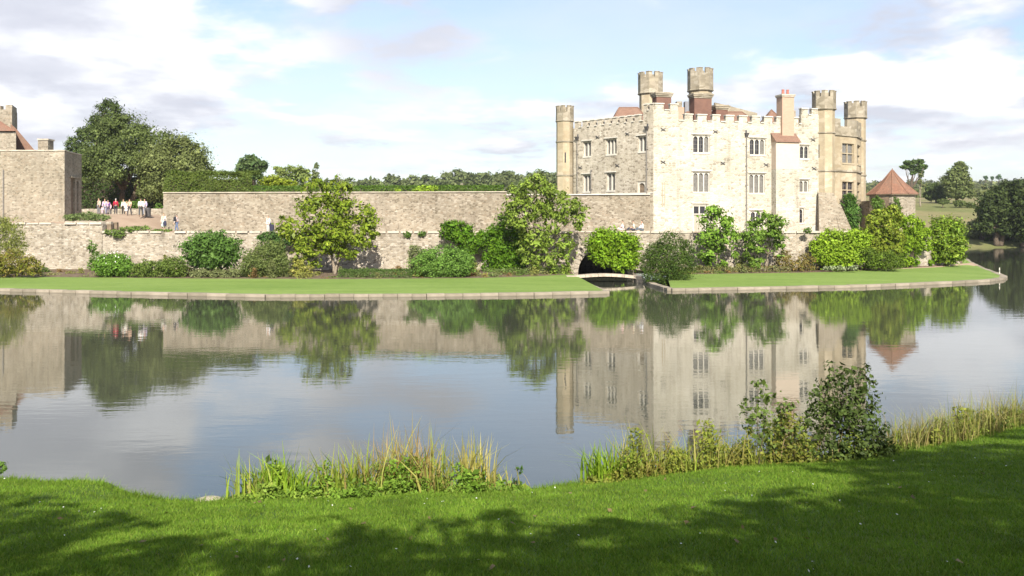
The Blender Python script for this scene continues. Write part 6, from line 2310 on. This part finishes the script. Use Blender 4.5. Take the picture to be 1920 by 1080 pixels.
shade_tree((-7.5, -6.5), [(-60, 950, 0.9, -3.0), (60, 965, 0.8, -3.2), (170, 975, 0.75, -3.4), (250, 990, 0.5, -3.0), (100, 1010, 0.9, -3.8), (-40, 1020, 1.2, -4.4), (260, 1035, 0.7, -4.6), (60, 1070, 0.7, -5.2), (330, 1070, 0.9, -5.0), (-150, 1060, 1.5, -5.2), (160, 1110, 1.0, -6.0), (420, 1010, 0.45, -4.0), (-200, 960, 1.2, -3.4)], 3900, 'leafy tree behind the viewer on the left, seen only by its shade', 420, MG)
shade_tree((0.5, -7.5), [(580, 975, 0.42, -3.0), (690, 1010, 0.6, -3.8), (560, 1035, 0.8, -4.4), (820, 985, 0.5, -3.2), (930, 968, 0.5, -3.0), (880, 1010, 0.7, -4.0), (1010, 1000, 0.6, -3.6), (740, 1050, 0.9, -5.0), (940, 1055, 0.9, -5.2), (600, 1090, 0.9, -5.6), (1080, 1030, 0.8, -4.6), (820, 1110, 1.2, -6.4), (480, 1080, 0.7, -5.4), (1130, 1075, 1.0, -5.6)], 3900, 'leafy tree straight behind the viewer, seen only by its shade', 421, MG)
shade_tree((10.0, -6.0), [(1180, 990, 0.6, -2.6), (1290, 970, 0.7, -2.8), (1400, 960, 0.7, -2.6), (1240, 1030, 1.0, -4.0), (1380, 1010, 1.0, -3.8), (1520, 975, 0.9, -3.0), (1650, 960, 0.9, -3.0), (1500, 1040, 1.2, -4.8), (1660, 1020, 1.2, -4.2), (1800, 960, 1.2, -3.0), (1830, 1030, 1.3, -4.4), (1950, 980, 1.4, -3.4), (1350, 1080, 1.1, -5.6), (1620, 1090, 1.3, -6.0), (1850, 1100, 1.4, -6.0), (1480, 925, 0.5, -1.6)], 8800, 'large leafy tree behind the viewer on the right, casting the deepest shade', 422, MG)
shade_tree((16.5, 1.0), [(1560, 880, 0.75, -0.5), (1640, 875, 0.7, 0.5), (1720, 860, 0.9, 0.5), (1800, 880, 1.1, 0.2), (1740, 905, 1.0, -0.8), (1880, 850, 1.1, 1.5), (1860, 910, 1.2, -0.4), (1950, 870, 1.4, 1.2), (2020, 900, 1.6, 0.8), (1780, 930, 1.0, -1.2), (1620, 850, 0.6, 1.2), (1930, 815, 0.8, 3.0)], 9500, 'leafy tree right of the viewer, shading the sapling bush foot', 423, MG)


def belt():  # out of view, added to cut sky light on the lawn
    """unseen trees added behind the viewer to block the low sky and deepen the shade"""
    rng = random.Random(4)
    lobes = []
    for i in range(46):
        x = -62 + i * 2.8 + rng.uniform(-1, 1)
        for z, r in ((5.5, 2.6), (9.5, 3.0), (13.5, 2.8), (17.0, 2.0)):
            lobes.append((x + rng.uniform(-1, 1), -28 + rng.uniform(-2.5, 2.0), z + rng.uniform(-1, 1), r, r, r))
    me = crown_mesh('woodland', lobes, 26000, 0.55, MG, 430, clump=0.5, fill=0.3)
    tag(link_mesh('woodland', me, M['leaf']), 'unseen belt of trees added behind the viewer to block the low sky', 'woodland', kind='stuff')


belt()
#--PEOPLE--
CLOTH = {}


def cloth(c, rough=0.85):
    key = tuple(c)
    if key not in CLOTH:
        CLOTH[key] = plain_mat('fabric_%d' % len(CLOTH), key, rough, 0.12, 9.0, 0.15)
    return CLOTH[key]


SKIN = plain_mat('skin', (0.50, 0.31, 0.22), 0.6, 0.06, 12.0, 0.3)


def skinned(name, verts, edges, radii, mat, parent, scale, rotz, sub=1):
    me = bpy.data.meshes.new(name)
    c, s_ = math.cos(rotz), math.sin(rotz)
    vs = [((x * c - y * s_) * scale, (x * s_ + y * c) * scale, z * scale) for x, y, z in verts]
    me.from_pydata(vs, edges, [])
    me.update()
    me.materials.append(mat)
    o = bpy.data.objects.new(name, me)
    o.parent = parent
    COL.objects.link(o)
    md = o.modifiers.new('skin', 'SKIN')
    md.use_smooth_shade = True
    lay = me.skin_vertices[0] if me.skin_vertices else None
    if lay:
        for i, r in enumerate(radii):
            rr = r if isinstance(r, tuple) else (r, r)
            lay.data[i].radius = (rr[0] * scale, rr[1] * scale)
            lay.data[i].use_root = (i == 0)
    m2 = o.modifiers.new('round', 'SUBSURF')
    m2.levels = m2.render_levels = sub
    return o


def person(px, D, zg, h, face, top, bottom, hair, label, pose='stand', skirt=False, sleeves=True, group=None, hat=None):
    """one figure: continuous body, clothes and hair as its children. face = heading in degrees (0 = away from the viewer)"""
    root = thing('person', (X(px, D), D, zg), label, 'person', group)
    k = h / 1.75
    rz = R(face)
    st = 0.16 if pose == 'walk' else 0.03
    if pose == 'sit':
        pz = 0.14
        J = {'pel': (0, 0, pz), 'sp': (0, -0.03, pz + 0.22), 'ch': (0, 0.0, pz + 0.42), 'nk': (0, 0.02, pz + 0.56), 'hd': (0, 0.04, pz + 0.66), 'ht': (0, 0.03, pz + 0.78)}
        for s, n in ((-1, 'L'), (1, 'R')):
            J['hip' + n] = (s * 0.10, 0.03, pz - 0.02)
            J['kn' + n] = (s * 0.13, 0.42, pz + 0.06 + 0.1 * (s > 0))
            J['an' + n] = (s * 0.13, 0.66, 0.06)
            J['to' + n] = (s * 0.14, 0.80, 0.05)
            J['sh' + n] = (s * 0.18, 0.0, pz + 0.47)
            J['el' + n] = (s * 0.25, 0.10, pz + 0.24)
            J['wr' + n] = (s * 0.17, 0.28, pz + 0.14)
            J['pm' + n] = (s * 0.14, 0.35, pz + 0.12)
    else:
        J = {'pel': (0, 0, 0.95), 'sp': (0, 0.0, 1.15), 'ch': (0, 0.01, 1.34), 'nk': (0, 0.01, 1.49), 'hd': (0, 0.03, 1.59), 'ht': (0, 0.02, 1.70)}
        for s, n in ((-1, 'L'), (1, 'R')):
            f = s * st
            J['hip' + n] = (s * 0.09, 0, 0.92)
            J['kn' + n] = (s * 0.10, f * 0.7 + 0.03, 0.50)
            J['an' + n] = (s * 0.10, f * 1.1, 0.08 + (0.05 if f < -0.1 else 0))
            J['to' + n] = (s * 0.11, f * 1.1 + 0.15, 0.04)
            J['sh' + n] = (s * 0.18, 0.0, 1.41)
            J['el' + n] = (s * 0.24, -f * 0.5 - 0.02, 1.14)
            J['wr' + n] = (s * 0.25, -f * 0.8 + 0.08, 0.90)
            J['pm' + n] = (s * 0.25, -f * 0.8 + 0.11, 0.82)
    rad = {'pel': (0.125, 0.095), 'sp': (0.12, 0.09), 'ch': (0.145, 0.10), 'nk': 0.05, 'hd': (0.075, 0.09), 'ht': (0.06, 0.075), 'hip': 0.085, 'kn': 0.055, 'an': 0.04, 'to': 0.035, 'sh': 0.055, 'el': 0.042, 'wr': 0.028, 'pm': (0.038, 0.02)}
    E = [('pel', 'sp'), ('sp', 'ch'), ('ch', 'nk'), ('nk', 'hd'), ('hd', 'ht')]
    for n in 'LR':
        E += [('pel', 'hip' + n), ('hip' + n, 'kn' + n), ('kn' + n, 'an' + n), ('an' + n, 'to' + n), ('ch', 'sh' + n), ('sh' + n, 'el' + n), ('el' + n, 'wr' + n), ('wr' + n, 'pm' + n)]
        pm, wr = Vector(J['pm' + n]), Vector(J['wr' + n])
        d = (pm - wr).normalized()
        sd = Vector((0, 1, 0)) if pose != 'sit' else Vector((1, 0, 0))
        for q, (off, ln) in enumerate(((-0.03, 0.075), (-0.01, 0.085), (0.01, 0.08), (0.03, 0.06), (0.05, 0.03))):
            nm = 'f%d%s' % (q, n)
            J[nm] = tuple(pm + d * ln + sd * off)
            rad[nm] = 0.009
            E.append(('pm' + n, nm))

    def rr(key):
        return rad.get(key) or rad[key.rstrip('LR')]

    names = list(J)
    idx = {n: i for i, n in enumerate(names)}
    skinned('body', [J[n] for n in names], [(idx[a], idx[b]) for a, b in E], [rr(n) for n in names], SKIN, root, k, rz)

    def part(name, keys, edges, grow_, col):
        ii = {n: i for i, n in enumerate(keys)}
        rad_ = []
        for n in keys:
            r = rr(n)
            r = r if isinstance(r, tuple) else (r, r)
            rad_.append((r[0] + grow_, r[1] + grow_))
        return skinned(name, [J[n] for n in keys], [(ii[a], ii[b]) for a, b in edges], rad_, cloth(col), root, k, rz)

    tk = ['pel', 'sp', 'ch', 'shL', 'shR', 'elL', 'elR'] + (['wrL', 'wrR'] if sleeves else [])
    te = [('pel', 'sp'), ('sp', 'ch'), ('ch', 'shL'), ('ch', 'shR'), ('shL', 'elL'), ('shR', 'elR')] + ([('elL', 'wrL'), ('elR', 'wrR')] if sleeves else [])
    part('shirt', tk, te, 0.022, top)
    if skirt:
        m = MB()
        c = wpos(root)
        for a, b_, r0, r1 in ((0.42, 0.70, 0.27, 0.22), (0.70, 1.02, 0.22, 0.15)):
            m.ring((c.x, c.y), r0 * k, 12, c.z + a * k, c.z + b_ * k, 0, r1 * k)
        m.build('skirt', cloth(bottom), root, True)
    else:
        lk = ['pel', 'hipL', 'hipR', 'knL', 'knR', 'anL', 'anR']
        le = [('pel', 'hipL'), ('pel', 'hipR'), ('hipL', 'knL'), ('hipR', 'knR'), ('knL', 'anL'), ('knR', 'anR')]
        part('trousers', lk, le, 0.02, bottom)
    for n in 'LR':
        ii = ['an' + n, 'to' + n]
        skinned('shoe', [J[q] for q in ii], [(0, 1)], [0.055, 0.045], cloth((0.05, 0.045, 0.04)), root, k, rz)
    hd, ht = Vector(J['hd']), Vector(J['ht'])
    hv = [tuple(hd + Vector((0, -0.05, 0.02))), tuple(ht + Vector((0, -0.03, 0.03))), tuple(ht + Vector((0, 0.04, 0.035)))]
    skinned('hair', hv, [(0, 1), (1, 2)], [(0.08, 0.06), (0.085, 0.06), (0.06, 0.04)], cloth(hat or hair), root, k, rz)
    return root


BR, BK, GYH, FAIR = (0.06, 0.04, 0.025), (0.02, 0.018, 0.016), (0.5, 0.48, 0.45), (0.25, 0.17, 0.08)
YARD = 5.66
GRP = 'visitors standing on the drive'
person(185.5, 95.5, YARD, 1.80, 150, (0.52, 0.47, 0.38), (0.20, 0.20, 0.21), BR, 'person in a beige shirt and grey trousers, leftmost on the drive', group=GRP)
person(196.5, 95.0, YARD, 1.68, 200, (0.62, 0.48, 0.66), (0.30, 0.30, 0.36), FAIR, 'person in a lilac top beside the beige shirt on the drive', group=GRP)
person(192, 94.5, YARD, 0.92, 180, (0.72, 0.50, 0.58), (0.66, 0.50, 0.56), FAIR, 'small child in pale pink between the two leftmost visitors', group=GRP)
person(202.5, 96.5, YARD, 1.62, 190, (0.22, 0.12, 0.34), (0.12, 0.10, 0.16), BR, 'person in dark purple behind the lilac top', group=GRP)
person(208, 95.0, YARD, 1.20, 120, (0.70, 0.48, 0.54), (0.05, 0.05, 0.06), BR, 'child in a pink top left of the red jacket', group=GRP)
person(217, 95.5, YARD, 1.72, 10, (0.42, 0.03, 0.06), (0.05, 0.05, 0.06), GYH, 'person in a red jacket with white hair, back turned', group=GRP)
person(231.5, 96.0, YARD, 1.66, 170, (0.76, 0.76, 0.70), (0.03, 0.03, 0.03), FAIR, 'person in a white top and black trousers right of the red jacket', group=GRP)
person(237, 94.8, YARD, 1.45, 190, (0.74, 0.72, 0.66), (0.74, 0.72, 0.66), FAIR, 'person in a long white dress in the middle of the drive', skirt=True, group=GRP)
person(243, 92.5, 5.55, 1.72, 170, (0.62, 0.44, 0.32), (0.06, 0.06, 0.075), BR, 'person in a peach top and dark shorts, nearer on the drive', 'walk', sleeves=False, group=GRP)
person(264, 91.5, 5.42, 1.88, 5, (0.80, 0.80, 0.78), (0.07, 0.075, 0.08), BR, 'person in a big white shirt walking away up the drive', 'walk', group=GRP)
person(271.5, 93.5, 5.6, 1.74, 170, (0.46, 0.42, 0.56), (0.30, 0.30, 0.34), BK, 'person in grey-lilac half hidden behind the big white shirt', group=GRP)
person(307, 86.2, terrace_z(X(307, 86.2), 86.2) + 0.02, 1.72, 175, (0.62, 0.55, 0.48), (0.52, 0.66, 0.58), FAIR, 'person in a mint green skirt at the end of the upper wall', skirt=True)
person(331.5, 86.0, terrace_z(X(331.5, 86.0), 86.0) + 0.02, 1.66, 95, (0.66, 0.58, 0.56), (0.13, 0.17, 0.27), BK, 'person in jeans with dark hair walking beside the upper wall', 'walk')
person(503, 81.0, TERR, 1.52, 150, (0.80, 0.80, 0.80), (0.60, 0.58, 0.54), FAIR, 'person in a white shirt standing behind the wall above the ivy')
person(1168, 79.4, TERR + 0.14, 1.72, 70, (0.78, 0.58, 0.58), (0.70, 0.55, 0.52), BR, 'person in pink sitting on the wall, left of three by the castle corner', 'sit')
person(1188, 79.4, TERR + 0.14, 1.70, 95, (0.72, 0.68, 0.52), (0.05, 0.05, 0.07), BR, 'person in cream and dark trousers, middle of three on the wall', 'sit', sleeves=False)
person(1204, 79.4, TERR + 0.14, 1.72, 100, (0.80, 0.82, 0.82), (0.10, 0.12, 0.14), BK, 'person in a white shirt, right of three sitting on the wall', 'sit')


def bag(px, py, D, w, d, h, col, label, name='shoulder_bag'):
    p = P(px, py, D)
    root = thing(name, p, label, 'bag')
    m = MB()
    n = 14
    for z0, z1, r0, r1 in ((0.0, 0.12, 0.86, 1.0), (0.12, 0.7, 1.0, 0.92), (0.7, 1.0, 0.92, 0.6)):
        a = [(p.x + w / 2 * r0 * math.copysign(abs(math.cos(t)) ** 0.6, math.cos(t)), p.y + d / 2 * r0 * math.copysign(abs(math.sin(t)) ** 0.6, math.sin(t))) for t in [2 * math.pi * i / n for i in range(n)]]
        c = [(p.x + w / 2 * r1 * math.copysign(abs(math.cos(t)) ** 0.6, math.cos(t)), p.y + d / 2 * r1 * math.copysign(abs(math.sin(t)) ** 0.6, math.sin(t))) for t in [2 * math.pi * i / n for i in range(n)]]
        m.prism(a, p.z + h * z0, p.z + h * z1, 0, c)
    m.build('pouch', cloth(col), root)
    m = MB()
    m.tube([(p.x + w * 0.3 * math.cos(math.pi * i / 8), p.y, p.z + h * 0.95 + h * 0.45 * math.sin(math.pi * i / 8)) for i in range(9)], [0.018] * 9, 6)
    m.build('strap', cloth(col), root)


bag(309, 423, 85.9, 0.34, 0.2, 0.46, (0.04, 0.04, 0.07), 'dark shoulder bag on the person in the mint skirt')
bag(328, 415, 85.8, 0.3, 0.22, 0.46, (0.03, 0.03, 0.035), 'black backpack on the person in jeans', 'backpack')
bag(509.5, 433.5, 80.7, 0.42, 0.3, 0.78, (0.035, 0.035, 0.06), 'large dark bag beside the person standing above the ivy')
p = P(277.5, 404, 93.0)
bn = thing('litter_bin', p, 'dark litter bin standing by the drive left of the upper wall', 'bin')
m = MB()
m.ring((p.x, p.y), 0.27, 12, p.z - 0.1, p.z + 0.72, 0, 0.30)
m.build('bin_body', M['iron'], bn)
m = MB()
m.ring((p.x, p.y), 0.32, 12, p.z + 0.721, p.z + 0.80, 0, 0.28)
m.build('rim', M['iron'], bn)

# ---- the air: far things fade a little
mb = MB()
mb.box(-1750, 2050, -140, 1950, -2.6, 112)
hz = NT('thin_haze')
for n_ in list(hz.t.nodes):
    if n_.type == 'BSDF_PRINCIPLED':
        hz.t.nodes.remove(n_)
vol = hz.t.nodes.new('ShaderNodeVolumePrincipled')
vol.inputs['Color'].default_value = (0.90, 0.94, 1.0, 1)
vol.inputs['Density'].default_value = 0.00014
vol.inputs['Anisotropy'].default_value = 0.2
hz.l(vol.outputs[0], hz.out.inputs['Volume'])
tag(mb.build('haze', hz.m), 'thin pale summer haze over the park', 'haze', kind='stuff')

GROUPS = {'reed_clump': 'reed and iris clumps along the near shore', 'dry_grass': 'dry grass clumps on the right bank', 'magnolia_tree': 'magnolias before the garden wall', 'wall_tree': 'wall trees under the castle',
          'wall_vine': 'vines on the lower wall', 'holm_oak': 'holm oaks by the drive', 'hill_tree': 'tiny trees on the skyline', 'meadow_bush': 'low bushes on the meadow', 'yew_tree': 'dark trees over the far water',
          'park_tree': 'trees in the park', 'garden_tree': 'trees beyond the raised garden', 'shade_tree': 'trees around the viewer', 'pillar': 'short pillars at the low wall', 'bramble': 'brambles on the near bank', 'shrub': 'shrubs planted round the island',
          'wall_weed': 'weeds on the lower wall', 'ivy': 'ivy on the masonry', 'stone_kerb': 'stone kerbs round the island lawns', 'retaining_wall': 'lower walls of the island'}
for o in COL.objects:
    k_ = o.name.split('.')[0]
    if o.parent is None and 'label' in o.keys() and 'group' not in o.keys():
        if k_ in GROUPS:
            o['group'] = GROUPS[k_]
        elif k_ == 'person' and 'sitting' in o['label']:
            o['group'] = 'people sitting on the wall'
